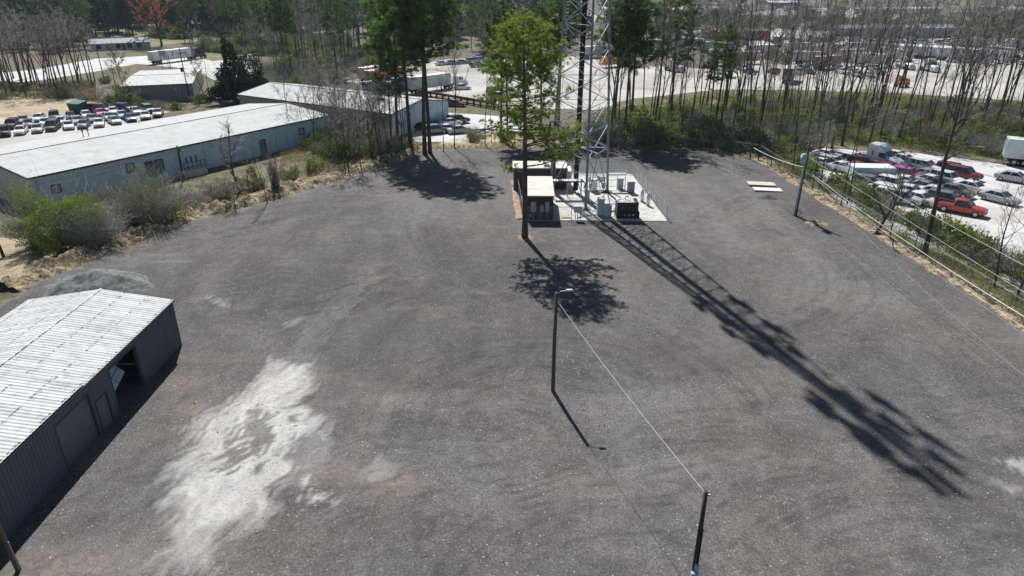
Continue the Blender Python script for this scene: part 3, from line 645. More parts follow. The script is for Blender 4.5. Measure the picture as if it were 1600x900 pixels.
for j in range(len(zs) - 1):
    mb = MB(); r0 = .062 if j < 8 else .055
    for i in range(3):
        a0, b0, a1, b1 = (L(leg_at(i, zs[j])), L(leg_at((i + 1) % 3, zs[j])), L(leg_at(i, zs[j + 1])), L(leg_at((i + 1) % 3, zs[j + 1])))
        if j == 0:
            mid = (a1 + b1) / 2; mb.tube([a0, mid], .06, 5); mb.tube([b0, mid], .06, 5); mb.tube([a1, b1], .07, 5)
            for t in (.35, .68):
                mb.tube([a0.lerp(a1, t), a0.lerp(mid, t)], .03, 4); mb.tube([b0.lerp(b1, t), b0.lerp(mid, t)], .03, 4)
        else:
            mb.tube([a0, b1], r0, 5); mb.tube([b0, a1], r0 * .6, 4)
            mb.tube([a1, b1], r0 * .6, 4); mb.tube([(a1 + b1) / 2, (a0 + b1) / 2], r0 * .4, 3)
    if j == 0:
        ms = [(L(leg_at(i, zs[1])) + L(leg_at((i + 1) % 3, zs[1]))) / 2 for i in range(3)]
        for i in range(3): mb.tube([ms[i], ms[(i + 1) % 3]], .05, 5)
    mb.build('bracing', brace_m, tw)
def face_pt(z, t=.56, inn=.94):
    p = leg_at(1, z).lerp(leg_at(2, z), t); c_ = Vector((CEN.x, CEN.y, p.z)); return L(c_ + (p - c_) * inn)
mb = MB(); n_ = 24
for s_ in (-1.5, -.5, .5, 1.5): mb.tube([face_pt(z) + Vector((s_ * .16, .02 * s_, 0)) for z in np.linspace(0.3, TH - 4, n_)], .105, 6)
for s_ in (-1, 0, 1): mb.tube([face_pt(z) + Vector((s_ * .16, -.15, 0)) for z in np.linspace(.3, TH - 8, n_)], .105, 6)
mb.m = 1
for z in np.arange(1.5, TH - 5, 1.25):
    p = face_pt(z); mb.box(p.x - .38, p.x + .38, p.y - .24, p.y + .12, p.z - .02, p.z + .02)
mb.build('cable_bundle', [black, galvl], tw)
mb = MB(); f2 = lambda z: L(leg_at(2, z)) + Vector((.35, -.25, 0))
for s_ in (-.2, .2): mb.tube([f2(0) + Vector((s_, 0, 0)), f2(TH) + Vector((s_, 0, 0))], .025, 4)
for z in np.arange(.5, TH, .4): p = f2(z); mb.tube([p - Vector((.2, 0, 0)), p + Vector((.2, 0, 0))], .015, 3)
mb.build('ladder', galv, tw)
for z, rr, np_ in ((41.5, 1.7, 2), (47.5, 1.8, 2), (50.0, 1.4, 1), (61.5, 1.9, 3), (66.5, 1.7, 3)):
    mb = MB(); tris = [Vector((CEN.x, CEN.y, 0)) + Vector((math.cos(a), math.sin(a), 0)) * (rr + 1.3) for a in (R(30), R(150), R(270))]
    tp = [L(Vector((t.x, t.y, z))) for t in tris]
    for i in range(3):
        mb.tube([tp[i], tp[(i + 1) % 3]], .06, 5); mb.tube([tp[i] + Vector((0, 0, .9)), tp[(i + 1) % 3] + Vector((0, 0, .9))], .04, 5); mb.tube([L(leg_at(i, z)), tp[i]], .06, 5)
    pf = mb.build('antenna_mount', galv, tw)
    for i in range(3):
        for k in range(np_):
            q = tp[i].lerp(tp[(i + 1) % 3], (k + .5) / np_); d_ = Vector((q.x, q.y, 0)).normalized(); a = math.atan2(d_.y, d_.x)
            T = Matrix.Translation(q + d_ * .15) @ Matrix.Rotation(a, 4, 'Z'); mb = MB(); hp = 2.0 if z > 55 else 1.1; mb.box(0, .3, -.3, .3, -.4 * hp - .5, hp * .7 + .5, T); mb.tube([T @ Vector((-.08, 0, -1)), T @ Vector((-.08, 0, 1.4))], .04, 5)
            mb.box(-.35, -.12, -.2, .2, -.5, .3, T); mb.build('panel_antenna', mat('antenna radome', (.55, .56, .57)), pf)
tag(tw, tw['label'], 'tower')

# ice bridge, generator, cabinets, racks
def grp(name, x, y, rz, label, cat, group=None, z=PADZ): return empty(name, (x, y, z), rz, label, cat, group)
r = grp('cable_bridge', 5.2, 88.2, 0, 'white cable bridge on posts running from the shelters to the tower', 'cable bridge')
mb = MB()
for k in range(13): mb.box(k * .33, k * .33 + .26, -.45, .45, 2.3, 2.36)
mb.build('deck', galvl, r)
mb = MB()
for x in (.2, 2.2, 4.0):
    for y in (-.4, .4): mb.tube([(x, y, 0), (x, y, 2.35)], .05)
mb.build('post', galv, r)
mb = MB()
for y in (-.25, -.1, .05, .2): mb.tube([(0, y, 2.15), (4.3, y, 2.15), (4.6, y + .5, 1.7), (4.55, y + 1.5, .8)], .06, 5)
mb.build('cable', black, r)
r = grp('generator', 14.0, 79.95, 0, 'big dark diesel generator on a skid at the front of the compound', 'generator')
mb = MB(); mb.box(-1.28, 1.28, -.95, .95, .95, 2.1); o = bevel(mb.build('enclosure', mat('charcoal painted steel', (.035, .035, .04), rough=.45), r), .04)
mb = MB(); mb.box(-1.3, .75, -.97, .97, 2.103, 2.16); mb.build('top_cover', mat('pale grey top', (.5, .52, .52), rough=.5), r)  # pale grey cover, lighter than the charcoal enclosure
mb = MB(); mb.box(-1.32, 1.45, -1.0, 1.0, .15, .93); bevel(mb.build('fuel_tank', mat('black fuel tank', (.02, .02, .021), rough=.5), r), .03)
mb = MB(); mb.box(-1.35, 1.4, -1.2, 1.1, 0, .13); mb.build('skid', concrete, r)
for x in (-.85, 0, .85):
    mb = MB(); mb.box(x - .38, x + .38, -.985, -.955, 1.05, 2.0); d = mb.build('door', mat('charcoal panel', (.045, .045, .05), rough=.5), r)
    h = MB(); h.box(x + .22, x + .3, -1.01, -.987, 1.45, 1.6); h.build('handle', chrome, d)
for x, c_ in ((-.35, (.5, .35, .12)), (.2, (.6, .6, .6)), (.7, (.7, .7, .72))):
    mb = MB(); mb.box(x - .11, x + .11, -1.012, -1.003, .45, .67); mb.build('label_plate', mat('plate %s' % x, c_, var=.1), r)
mb = MB(); mb.tube([(-.2, .2, 2.15), (-.2, .2, 2.45), (.15, .2, 2.6)], .06); mb.build('exhaust', darkm, r)
def cabinet(x, y, w_, d_, h_, label, m_=galvl, n=1, doorm=None):
    r = grp('equipment_cabinet', x, y, 0, label, 'cabinet'); mb = MB(); mb.box(-w_ / 2, w_ / 2, -d_ / 2, d_ / 2, .08, h_); bevel(mb.build('body', m_, r), .03)
    mb = MB(); mb.box(-w_ / 2 - .04, w_ / 2 + .04, -d_ / 2 - .06, d_ / 2 + .04, h_ + .003, h_ + .08); mb.build('top_cover', galvl, r)
    mb = MB(); mb.box(-w_ / 2 + .06, w_ / 2 - .06, -d_ / 2 - .03, -d_ / 2 - .003, .2, h_ - .1); d = mb.build('door', doorm or m_, r)
    k = MB(); k.box(w_ / 2 - .16, w_ / 2 - .1, -d_ / 2 - .06, -d_ / 2 - .033, h_ * .45, h_ * .6); k.build('handle', chrome, d); return r
palecab = mat('pale blue cabinet paint', (.45, .55, .60), rough=.45, var=.08)
cabinet(10.9, 80.6, .85, .8, 2.15, 'tall pale blue cabinet beside the nearest tower leg', palecab)
cabinet(11.75, 80.0, .8, .7, 1.45, 'short pale blue cabinet in front of the taller one near the tower leg', palecab)
cabinet(11.2, 90.9, .7, .6, 1.7, 'narrow pale cabinet left of the right tower leg', galvl)
cabinet(9.9, 86.9, .6, .5, 1.3, 'small grey cabinet in the middle of the tower pad', galv)
cabinet(15.0, 92.2, .8, .6, 1.5, 'low pale cabinet beside the pipe frame', palecab)
cabinet(16.2, 90.3, .9, .8, 1.6, 'grey blue cabinet with a white lid standing alone at the back of the pad', mat('slate cabinet', (.16, .2, .25), rough=.5))
r = grp('meter_stand', 8.0, 79.0, 0, 'pale grey electrical box on two legs beside the brown shelter', 'electrical box', z=.1)
mb = MB(); mb.box(-.5, .45, -.12, .2, .95, 1.75); bevel(mb.build('box', palecab, r), .02)
for x in (-.3, -.05, .3):
    mb = MB(); mb.tube([(x, .05, 0), (x, .05, .95)], .04); mb.build('leg', darkm, r)
r = grp('equipment_rack', 12.3, 91.7, 0, 'cluster of pale radio units on a pipe frame behind the right tower leg', 'equipment rack')
mb = MB()
for x in (-1.6, -.8, .9, 2.2, 3.3):
    mb.tube([(x, 0, 0), (x, 0, 2.3)], .045)
for z in (.5, 1.4, 2.1): mb.tube([(-1.8, 0, z), (3.4, 0, z)], .04)
mb.box(.9, 3.3, -.3, .3, 2.25, 2.32); mb.build('frame', galv, r)
for x, z in ((-1.6, 1.5), (-1.05, 1.45), (-.5, 1.6), (-1.5, .5), (-.8, .55), (.3, 1.5), (.3, .6), (-.1, 1.4)):
    mb = MB(); mb.box(x - .2, x + .2, -.28, -.05, z - .35, z + .45); bevel(mb.build('radio_unit', galvl, r), .03)
mb = MB()
for k in range(9): x = -1.7 + k * .28; mb.tube([(x, -.2, 1.1), (x + .1, -.4, .5), (x + .4, -.5, .15), (x + .9, -.8, .05)], .035, 5)
mb.build('cable', mat('dark cables', (.05, .05, .055)), r)
for i, (x, y, lb) in enumerate(((17.05, 86.3, 'white headed propane regulator bottle, the farther of two by the compound railing'), (17.5, 84.6, 'white headed gas bottle nearer the gap in the compound railing'))):
    r = grp('gas_cylinder', x, y, 0, lb, 'gas cylinder', 'gas cylinders by the railing')
    mb = MB(); mb.tube([(0, 0, 0), (0, 0, 1.3), (0, 0, 1.45), (0, 0, 1.5)], [.24, .24, .15, .08], 12); smooth(mb.build('body', galvl, r))
    mb = MB(); mb.tube([(0, 0, 1.5), (0, 0, 1.75)], .13, 8); mb.tube([(0, 0, 1.6), (.35, .1, 1.65), (.4, .1, 0)], .03, 5); mb.build('valve', galvl, r)
def chainfence(name, pts, h, label, step=3.0, dia=.15, barb=False, rail=True, wr=.006, mats_=galv, cat='fence'):
    r = empty(name, (pts[0][0], pts[0][1], 0), 0, label, cat); o = Vector((pts[0][0], pts[0][1], 0)); V = [Vector((*p[:2], 0)) - o for p in pts]
    fab = MB(); top = MB(); wires = MB()
    for a, b_ in zip(V[:-1], V[1:]):
        Ls = (b_ - a).length; u = (b_ - a).normalized(); k = max(1, round(Ls / step)); nr = Vector((-u.y, u.x, 0))
        for i in range(k + (1 if b_ is V[-1] else 0)):
            p = a + u * (Ls * i / k); mb = MB(); mb.tube([p, p + Vector((0, 0, h + .05))], .04, 6); mb.tube([p + Vector((0, 0, h + .05)), p + Vector((0, 0, h + .09))], [.055, .02], 6)
            if barb: mb.tube([p + Vector((0, 0, h)), p + nr * -.3 + Vector((0, 0, h + .35))], .02, 4)
            mb.build('post', mats_, r)
        if rail: top.tube([a + Vector((0, 0, h)), b_ + Vector((0, 0, h))], .028, 5); top.tube([a + Vector((0, 0, .12)), b_ + Vector((0, 0, .12))], .015, 4)
        n_ = int((Ls + h) / dia)
        for i in range(n_):
            s0 = i * dia
            for d_ in (1, -1):
                lo, hi = (max(0, s0 - h), min(Ls, s0)) 
                if hi - lo < .02: continue
                z0, z1 = (s0 - lo, s0 - hi)
                p, q = a + u * lo + Vector((0, 0, z0)), a + u * hi + Vector((0, 0, z1))
                if d_ < 0: p.z, q.z = h - p.z, h - q.z
                e = (q - p).normalized().cross(nr) * wr; fab.quad(p - e, q - e, q + e, p + e)
        if barb:
            for t in (.3, .65, 1): w0 = nr * (-.3 * t) + Vector((0, 0, h + .35 * t)); wires.tube([a + w0, b_ + w0], .008, 3, False)
    if top.v: top.build('rail', mats_ if barb else galv, r)
    fab.build('chain_link_mesh', mats_, r)
    if barb: wires.build('barbed_wire', mats_, r)
    return r
FH = 1.9
chainfence('chain_link_fence', [(17.85, 100.4), (18.75, 79.0)], FH, 'chain link fence with pale top rail along the right side of the compound', 2.6, .13, wr=.009)
chainfence('chain_link_fence', [(.5, 100), (17.7, 100.5)], FH, 'thin chain link fence along the back of the tower compound', 3, .16, wr=.006)
chainfence('chain_link_fence', [(.55, 99.8), (.85, 90), (1.35, 79.0)], FH, 'chain link fence beside the orange dirt strip on the left of the compound', 3, .13, wr=.008, mats_=mat('dull fence wire', (.2, .2, .2), metal=.3))
chainfence('chain_link_fence', [(1.6, 78.55), (5.2, 78.5), (9.1, 78.45)], FH, 'short chain link fence in front of the brown shelter', 1.8, .2, wr=.005)
dullw = mat('dull fence wire', (.2, .2, .2), metal=.3)
fp = [g2(1140, 240), g2(1182, 247), g2(1262, 299), g2(1342, 349), g2(1452, 419), g2(1532, 469), g2(1600, 517), (43.4, 36)]
chainfence('perimeter_fence', [(x + .5, y) for x, y in fp], 1.9, 'long chain link fence topped with barbed wire along the right edge of the lot', 3.0, .2, barb=True, rail=False, wr=.006, mats_=dullw)
chainfence('perimeter_fence', [g2(1030, 228), g2(1140, 238)], 1.8, 'chain link fence at the back right corner of the lot beneath the trees', 3.0, .25, wr=.006, mats_=dullw)
for k, (pts_, lb) in enumerate(((((9.9, 91, .25), (10.2, 88, .2), (11.2, 84, .2), (13.2, 81.3, .2)), 'dark conduit running over the pad to the generator'), (((13.1, 90.6, .25), (14.4, 88.2, .2), (15.6, 84, .2), (15.2, 81.2, .2)), 'dark conduit running from the right tower leg to the generator'), (((8, 79.4, .25), (9.4, 80.4, .2), (10.5, 80.6, .2)), 'grey conduit between the electrical box and the pale cabinets'))):
    mb = MB(); mb.tube(crv(list(pts_)), .07, 6); tag(mb.build('conduit_run', mat('dark cables', (.05, .05, .055)) if k < 2 else galv), lb, 'conduit')
for p, lb in (((848, 344), 0), ):
    r = grp('pallet', 6.6, 79.9, R(4), 'small pale wooden pallet on the ground beside the brown shelter', 'pallet')
    mb = MB()
    for k in range(6): mb.box(-.6 + k * .2, -.45 + k * .2, -.5, .5, .1, .13)
    for y in (-.48, 0, .4): mb.box(-.6, .55, y, y + .08, 0, .098)
    mb.build('board', mat('pale timber', (.5, .44, .35)), r)
for i, (x, y, h_, rad, lb) in enumerate(((7.3, 88.6, 3.2, .05, 'thin'), )): pass
r = grp('cable_post', 5.7, 91.0, 0, 'thick dark steel post rising behind the front shelter roof', 'post'); mb = MB(); mb.tube([(0, 0, 0), (0, 0, 4.6)], .2, 8); mb.build('post', mat('dark steel', (.1, .1, .11)), r)

# ================================================================== POLES AND WIRES
def bent(a, b_, sag, n_=14):
    a, b_ = Vector(a), Vector(b_); return [a.lerp(b_, t) + Vector((0, 0, -4 * sag * t * (1 - t))) for t in np.linspace(0, 1, n_)]
p1 = G(864, 612)
r = empty('light_pole', (p1.x, p1.y, .06), 0, 'slim greenish wooden light pole with a small lamp in the middle of the lot', 'light pole')
mb = MB(); mb.tube([(0, 0, 0), (0, 0, 4), (.05, 0, 7.75)], [.15, .135, .11], 10); smooth(mb.build('pole', greenw, r))
mb = MB(); mb.tube([(.05, 0, 7.55), (.3, -.05, 7.85), (.75, -.1, 7.95)], .03, 6); mb.build('arm', galv, r)
mb = MB(); mb.loft([[(x, -.1 + s * w_, 7.93 + z) for s, z in ((-1, 0), (1, 0), (.8, .1), (-.8, .1))] for x, w_ in ((.68, .07), (.8, .13), (1.0, .13), (1.1, .07))]); mb.build('lamp_head', mat('lamp housing', (.4, .41, .42), rough=.7), r)
p2 = Vector((8.78, 24.3, .05))
r = empty('meter_pole', p2, 0, 'dark wooden pole with a grey meter box near its foot, at the bottom edge', 'pole')
H2 = 5.75
mb = MB(); mb.tube([(0, 0, 0), (0, 0, H2)], [.125, .1], 10); smooth(mb.build('pole', woodd, r))
mb = MB(); mb.box(-.2, .14, -.3, -.1, .25, 1.0); mb.box(-.05, .12, -.26, -.1, 1.15, 1.5); mb.build('meter_box', mat('blue grey meter box', (.34, .45, .55), rough=.4), r)
mb = MB(); mb.tube([(.1, -.1, 1.5), (.1, -.1, 3.6)], .025, 5); mb.build('conduit', black, r)
mb = MB(); mb.tube([(.05, 0, H2 - .1), (.2, 0, H2 + .05), (.3, 0, H2 - .15)], .03, 5); mb.tube([(.25, 0, H2 - .15), (.42, .1, H2 - .4), (.5, .2, H2 - .2)], .02, 4); mb.tube([(.1, 0, H2 - .2), (.22, 0, H2 - .2)], .05, 6); mb.build('weatherhead', galv, r)
mb = MB(); mb.tube(bent((p1.x + .05, p1.y, 7.3), (p2.x, p2.y, H2 - .05), .25, 24), .013, 5); tag(mb.build('overhead_wire', wire_m), 'white wire stretched from the light pole to the meter pole over the lot', 'wire')
p3 = G(30, 893)
r = empty('wooden_pole', p3, 0, 'weathered brown wooden pole at the lower left corner in front of the shed', 'pole')
mb = MB(); mb.tube([(0, 0, 0), (-.45, .1, 7.5)], [.13, .1], 10); smooth(mb.build('pole', wood, r)); mb = MB(); mb.tube([(.12, -.05, .2), (.1, -.05, 2)], .025); mb.build('conduit', galv, r)
g = G(6, 402); r = empty('wooden_post', g, 0, 'short dark wooden post at the left edge beside the green hedge', 'post'); mb = MB(); mb.tube([(0, 0, 0), (-.35, 0, 4.6)], [.16, .13], 8); mb.build('post', woodd, r)
p4 = G(1241, 338)
r = empty('utility_pole', (p4.x, p4.y, .05), 0, 'wooden utility pole with grey conduit and pale blue box beside the wire fence', 'utility pole')
mb = MB(); mb.tube([(.18, .12, 0), (.35, .15, 9.3)], [.17, .12], 10); smooth(mb.build('pole', woodd, r))
mb = MB(); mb.tube([(0, 0, 0), (.15, 0, 7.2)], .12, 8); mb.tube([(.1, -.1, 7.0), (.2, 0, 7.7)], .1, 6); smooth(mb.build('conduit', mat('blue grey conduit', (.30, .38, .46), rough=.45, metal=.2), r))
mb = MB(); mb.tube([(-.22, -.15, 6.7), (-.22, -.15, 7.7)], .33, 12); mb.tube([(-.22, -.15, 7.7), (-.22, -.15, 7.8)], [.33, .15], 12); smooth(mb.build('transformer', mat('pale blue tank', (.42, .55, .62), rough=.4), r))
mb = MB(); mb.tube([(.2, 0, .6), (.6, -.2, .75), (.75, -.1, .3), (.6, 0, .05)], .05, 5); mb.build('cable', black, r)
top = Vector((p4.x + .3, p4.y, 0))
W_ENDS = [((1600, 495), 5.0, 6.0, wire_m, .018, 'thick bright cable running down from the utility pole along the fence, brightest of its run'),
          ((1600, 512), 4.8, 5.8, wire_m, .008, 'thin wire just below the bright cable along the fence'),
          ((1600, 452), 7.5, 7.5, wire_m, .008, 'upper thin wire leaving the pale blue box towards the right edge'),
          ((1600, 415), 8.6, 8.9, wire_m, .008, 'highest thin wire leaving the top of the utility pole to the right'),
          ((1600, 588), 4.0, 5.6, wire_d, .011, 'lowest drooping wire over the edge of the dark lot'),
          ((1600, 522), 4.4, 5.9, wire_d, .011, 'dark wire between the bright cable and the drooping one')]
for px_, zf, z0, m_, rr, lb in W_ENDS:
    e = G(*px_, zf); d = (e - Vector((top.x, top.y, z0))); e2 = Vector((top.x, top.y, z0)) + d * 1.7
    e2.z = z0 + .2; mb = MB(); mb.tube(bent((top.x, top.y, z0), e2, max(.3, (z0 + .1 - zf) / .97), 24), rr, 4); tag(mb.build('overhead_wire', m_), lb, 'wire')
mb = MB(); e = G(1178, 231, 6); mb.tube(bent((e.x, e.y, 6), (top.x - .3, top.y, 6.2), .25), .03, 4); tag(mb.build('overhead_wire', wire_m), 'bright wire coming from the wood to the utility pole', 'wire')
def upole(px_, py_, h_, label, extra=None, rad=.14):
    g = G(px_, py_); r = empty('utility_pole', g, 0, label, 'utility pole'); mb = MB(); mb.tube([(0, 0, 0), (-.02 * h_, 0, h_)], [rad, rad * .7], 8); mb.build('pole', woodd, r)
    if extra == 't':
        mb = MB(); mb.tube([(-.5, -.2, h_ * .55), (-.5, -.2, h_ * .55 + 1)], .3, 8); mb.build('transformer', darkm, r)
    if extra == 'x':
        mb = MB(); mb.box(-1.2, 1.2, -.06, .06, h_ - .6, h_ - .45); mb.build('crossarm', woodd, r)
    return r
ua = upole(164, 128, 9, 'dark utility pole among the shrubs left of the long white truck')
ub = upole(297, 157, 12, 'tall utility pole with a transformer in front of the low white roof', 't')
uc = upole(267, 108, 4.5, 'short dark post in front of the parked truck trailer')
mb = MB()
for z0, z1 in ((8.8, 11.6), (8.2, 11)): mb.tube(bent(ua.location + Vector((0, 0, z0)), ub.location + Vector((0, 0, z1)), 1.0), .03, 3)
tag(mb.build('overhead_wire', wire_d), 'dark wires between the two poles at upper left', 'wire')
e0 = ub.location + Vector((0, 0, 9)); e1 = Vector(whp(18.7, 2.6)) + Vector((0, 0, 4.8)); e2 = Vector(whp(-8, 2.5)) + Vector((0, 0, 4.0))
mb = MB(); mb.tube(bent(e1, e2, .5), .03, 4); mb.tube(bent(e1 - Vector((0, 0, .4)), e2 - Vector((0, 0, .9)), .5), .025, 4); tag(mb.build('overhead_wire', mat('dark service cable', (.05, .05, .055))), 'dark service cables sagging along the warehouse wall', 'wire')
g = G(259, 108); r = empty('roadside_sign', (g.x, g.y, 0), R(25), 'red and white roadside sign panel in front of the truck trailer', 'sign')
mb = MB(); mb.tube([(-.9, 0, 0), (-.9, 0, 5.6)], .08); mb.tube([(.9, 0, 0), (.9, 0, 5.6)], .08); mb.build('post', darkm, r)
mb = MB(); mb.box(-1.2, 1.0, -.1, .1, 3.9, 5.7); mb.build('panel', mat('white sign face', (.6, .55, .55)), r)
mb = MB()
for k, (a, b_) in enumerate(((-1., .8), (-.9, .6), (-1, .7))): mb.box(a, b_, -.13, -.103, 5.2 - k * .5, 5.45 - k * .5)
mb.build('lettering', mat('red sign ink', (.5, .15, .15)), r)

# dumpster
g = G(124, 177); r = empty('dumpster', g, R(-20), 'dark green metal dumpster at the edge of the dry field behind the warehouse', 'dumpster')
mb = MB(); mb.loft([[(-1.5, -.9, .15), (1.5, -.9, .15), (1.5, .9, .15), (-1.5, .9, .15)], [(-1.7, -1.1, 2.1), (1.7, -1.1, 2.1), (1.7, 1.1, 2.5), (-1.7, 1.1, 2.5)]])
for x in (-1.2, -.4, .4, 1.2): mb.box(x, x + .1, -1.15, -1.0, .3, 1.9)
mb.build('bin', mat('dark green steel', (.02, .07, .05), rough=.6, var=.3), r)
mb = MB(); mb.add([(-1.75, -1.15, 2.13), (1.75, -1.15, 2.13), (1.75, 1.15, 2.56), (-1.75, 1.15, 2.56), (-1.75, -1.15, 2.22), (1.75, -1.15, 2.22), (1.75, 1.15, 2.64), (-1.75, 1.15, 2.64)], [(3, 2, 1, 0), (4, 5, 6, 7), (0, 1, 5, 4), (1, 2, 6, 5), (2, 3, 7, 6), (3, 0, 4, 7)]); mb.build('lid', mat('green lid', (.04, .12, .09), rough=.5), r)
# rust red beam wall in the truck yard
a, b_ = G(655, 150), G(775, 171); d = b_ - a; r = empty('low_rail_wall', a, math.atan2(d.y, d.x), 'long rust red steel rail wall at the near edge of the truck yard', 'rail wall')
mb = MB(); Lr = d.length; mb.box(0, Lr, -.15, .15, 1.0, 1.6); mb.box(0, Lr, -.12, .12, .2, .5); mb.build('rail', mat('rusty red steel', (.16, .06, .045), rough=.8, var=.4), r)
mb = MB()
for x in np.arange(0, Lr, 2.2): mb.box(x, x + .25, -.2, .2, 0, 1.65)
mb.build('post', mat('rusty red steel', (.16, .06, .045)), r)

# ================================================================== VEHICLES
CARC = {'white': (.72, .72, .72), 'silver': (.42, .43, .45), 'grey': (.16, .17, .18), 'black': (.02, .02, .023), 'dark blue': (.03, .05, .11), 'blue': (.02, .22, .5), 'red': (.42, .03, .03), 'maroon': (.14, .018, .03), 'tan': (.35, .30, .22), 'pink': (.62, .08, .36), 'green': (.04, .11, .08), 'light blue': (.3, .42, .52), 'orange': (.6, .18, .03), 'olive': (.12, .12, .08)}
def ring(x, zb, zs_, zt, w_): return [(x, -w_ * .9, zb), (x, -w_, zb + .14), (x, -w_, zs_ - .1), (x, -w_ * .93, zs_), (x, 0, zt), (x, w_ * .93, zs_), (x, w_, zs_ - .1), (x, w_, zb + .14), (x, w_ * .9, zb)]
SPEC = {'sedan': dict(st=[(-2.4, .38, .78, .8, .72), (-2.3, .24, .94, .97, .85), (-1.6, .2, 1.0, 1.04, .91), (-.9, .2, .98, .98, .91), (1., .2, .96, .98, .91), (1.7, .2, .86, .92, .9), (2.2, .24, .72, .77, .84), (2.4, .36, .58, .6, .7)], cab=(-1.75, 1.05, -.95, .3, .98, 1.44, .82, .62), wx=(-1.45, 1.45), wr=.33, w=.91),
        'suv': dict(st=[(-2.35, .45, 1.0, 1.02, .82), (-2.28, .3, 1.1, 1.12, .9), (-1.5, .28, 1.12, 1.12, .94), (.9, .28, 1.08, 1.1, .94), (1.7, .28, 1.02, 1.08, .92), (2.25, .32, .9, .95, .86), (2.4, .45, .7, .72, .75)], cab=(-2.25, 1.1, -2.0, .45, 1.1, 1.74, .87, .70), wx=(-1.45, 1.45), wr=.37, w=.94),
        'van': dict(st=[(-2.6, .4, 1.1, 1.1, .88), (-2.52, .28, 1.18, 1.2, .95), (1.2, .26, 1.12, 1.12, .97), (2.0, .28, .98, 1.04, .93), (2.5, .35, .78, .82, .82)], cab=(-2.5, 1.75, -2.35, .85, 1.14, 1.9, .91, .76), wx=(-1.6, 1.6), wr=.36, w=.97),
        'pickup': dict(st=[(-2.75, .5, .8, .8, .86), (-2.7, .42, .84, .84, .92), (-.75, .34, .86, .86, .95), (-.7, .3, 1.08, 1.08, .95), (1.2, .3, 1.08, 1.12, .95), (2.1, .32, 1.0, 1.06, .93), (2.65, .36, .9, .94, .86), (2.75, .5, .7, .72, .78)], cab=(-.75, 1.25, -.55, .55, 1.08, 1.76, .86, .70), wx=(-1.7, 1.75), wr=.39, w=.95)}
def car_pieces(kind):
    S = SPEC[kind]; P = []
    b_ = MB(); b_.loft([ring(*s) for s in S['st']])
    if kind == 'pickup':
        for s_ in (-1, 1): b_.box(-2.72, -.72, s_ * .88 - .06, s_ * .88 + .06, .8, 1.12)
        b_.box(-2.76, -2.68, -.9, .9, .6, 1.12)
    x0, x1, u0, u1, zb, zt, wb, wt = S['cab']
    P.append(('body', 'paint', b_))
    rf = MB(); A = [(x0, -wb, zb), (x1, -wb, zb), (x1, wb, zb), (x0, wb, zb)]; Tt = [(u0, -wt, zt), (u1, -wt, zt), (u1, wt, zt), (u0, wt, zt)]
    rf.loft([[(u0 - .04, -wt - .03, zt - .03), (u1 + .05, -wt - .03, zt - .03), (u1 + .05, wt + .03, zt - .03), (u0 - .04, wt + .03, zt - .03)], [(u0, -wt * .95, zt + .02), (u1, -wt * .95, zt + .02), (u1, wt * .95, zt + .02), (u0, wt * .95, zt + .02)], [(u0 + .2, -wt * .6, zt + .045), (u1 - .2, -wt * .6, zt + .045), (u1 - .2, wt * .6, zt + .045), (u0 + .2, wt * .6, zt + .045)]])
    for a, t in zip(A, Tt): rf.tube([a, t], .05, 4)
    for s_ in (-1, 1):
        for f in ((.48,) if kind in ('sedan', 'pickup') else (.35, .65)):
            rf.tube([(x0 + (x1 - x0) * f, s_ * (wb + .005), zb), (u0 + (u1 - u0) * f, s_ * (wt + .005), zt)], .045, 4)
    P.append(('roof', 'paint', rf))
    q = MB(); q.quad(A[1], A[2], Tt[2], Tt[1]); P.append(('windscreen', 'glass', q))
    q = MB(); q.quad(A[3], A[0], Tt[0], Tt[3]); P.append(('rear_window', 'glass', q))
    q = MB(); q.quad(A[0], A[1], Tt[1], Tt[0]); P.append(('side_window', 'glass', q))
    q = MB(); q.quad(A[2], A[3], Tt[3], Tt[2]); P.append(('side_window', 'glass', q))
    if kind == 'pickup':
        q = MB(); q.box(-2.66, -.78, -.8, .8, .86, .9); P.append(('bed_liner', 'dark', q))
    for wx in S['wx']:
        for s_ in (-1, 1):
            q = MB(); wr = S['wr']; y0 = s_ * (S['w'] - .2); y1 = s_ * (S['w'] + .02)
            q.tube([(wx, y0, wr), (wx, y1 - s_ * .03, wr), (wx, y1, wr)], [wr, wr, wr * .88], 14); q.m = 1; q.tube([(wx, y1 - s_ * .02, wr), (wx, y1 + s_ * .008, wr)], wr * .58, 10); P.append(('wheel', 'wheel', q))
    xf = S['st'][-1][0]; zf = S['st'][-1][2]; xr = S['st'][0][0]; zr = S['st'][0][2]
    for s_ in (-1, 1):
        q = MB(); q.box(xf - .2, xf - .03, s_ * .62 - .17, s_ * .62 + .17, zf - .04, zf + .09); P.append(('headlight', 'lens', q))
    for s_ in (-1, 1):
        q = MB(); q.box(xr - .01, xr + .1, s_ * .68 - .12, s_ * .68 + .14, zr - .15, zr + .05); P.append(('taillight', 'red', q))
    q = MB(); q.box(xf - .1, xf + .02, -.5, .5, .4, zf - .06); P.append(('grille', 'dark', q))
    return P
PM = lambda col: {'paint': [paint('car paint ' + col, CARC[col])], 'glass': [glass], 'wheel': [tyre, rim], 'lens': [lens], 'red': [redlens], 'dark': [darkm]}
CARS = {}
CNAME = {'sedan': 'car', 'suv': 'sport_utility_vehicle', 'van': 'minivan', 'pickup': 'pickup_truck'}; CCAT = {'sedan': 'car', 'suv': 'car', 'van': 'van', 'pickup': 'pickup truck'}
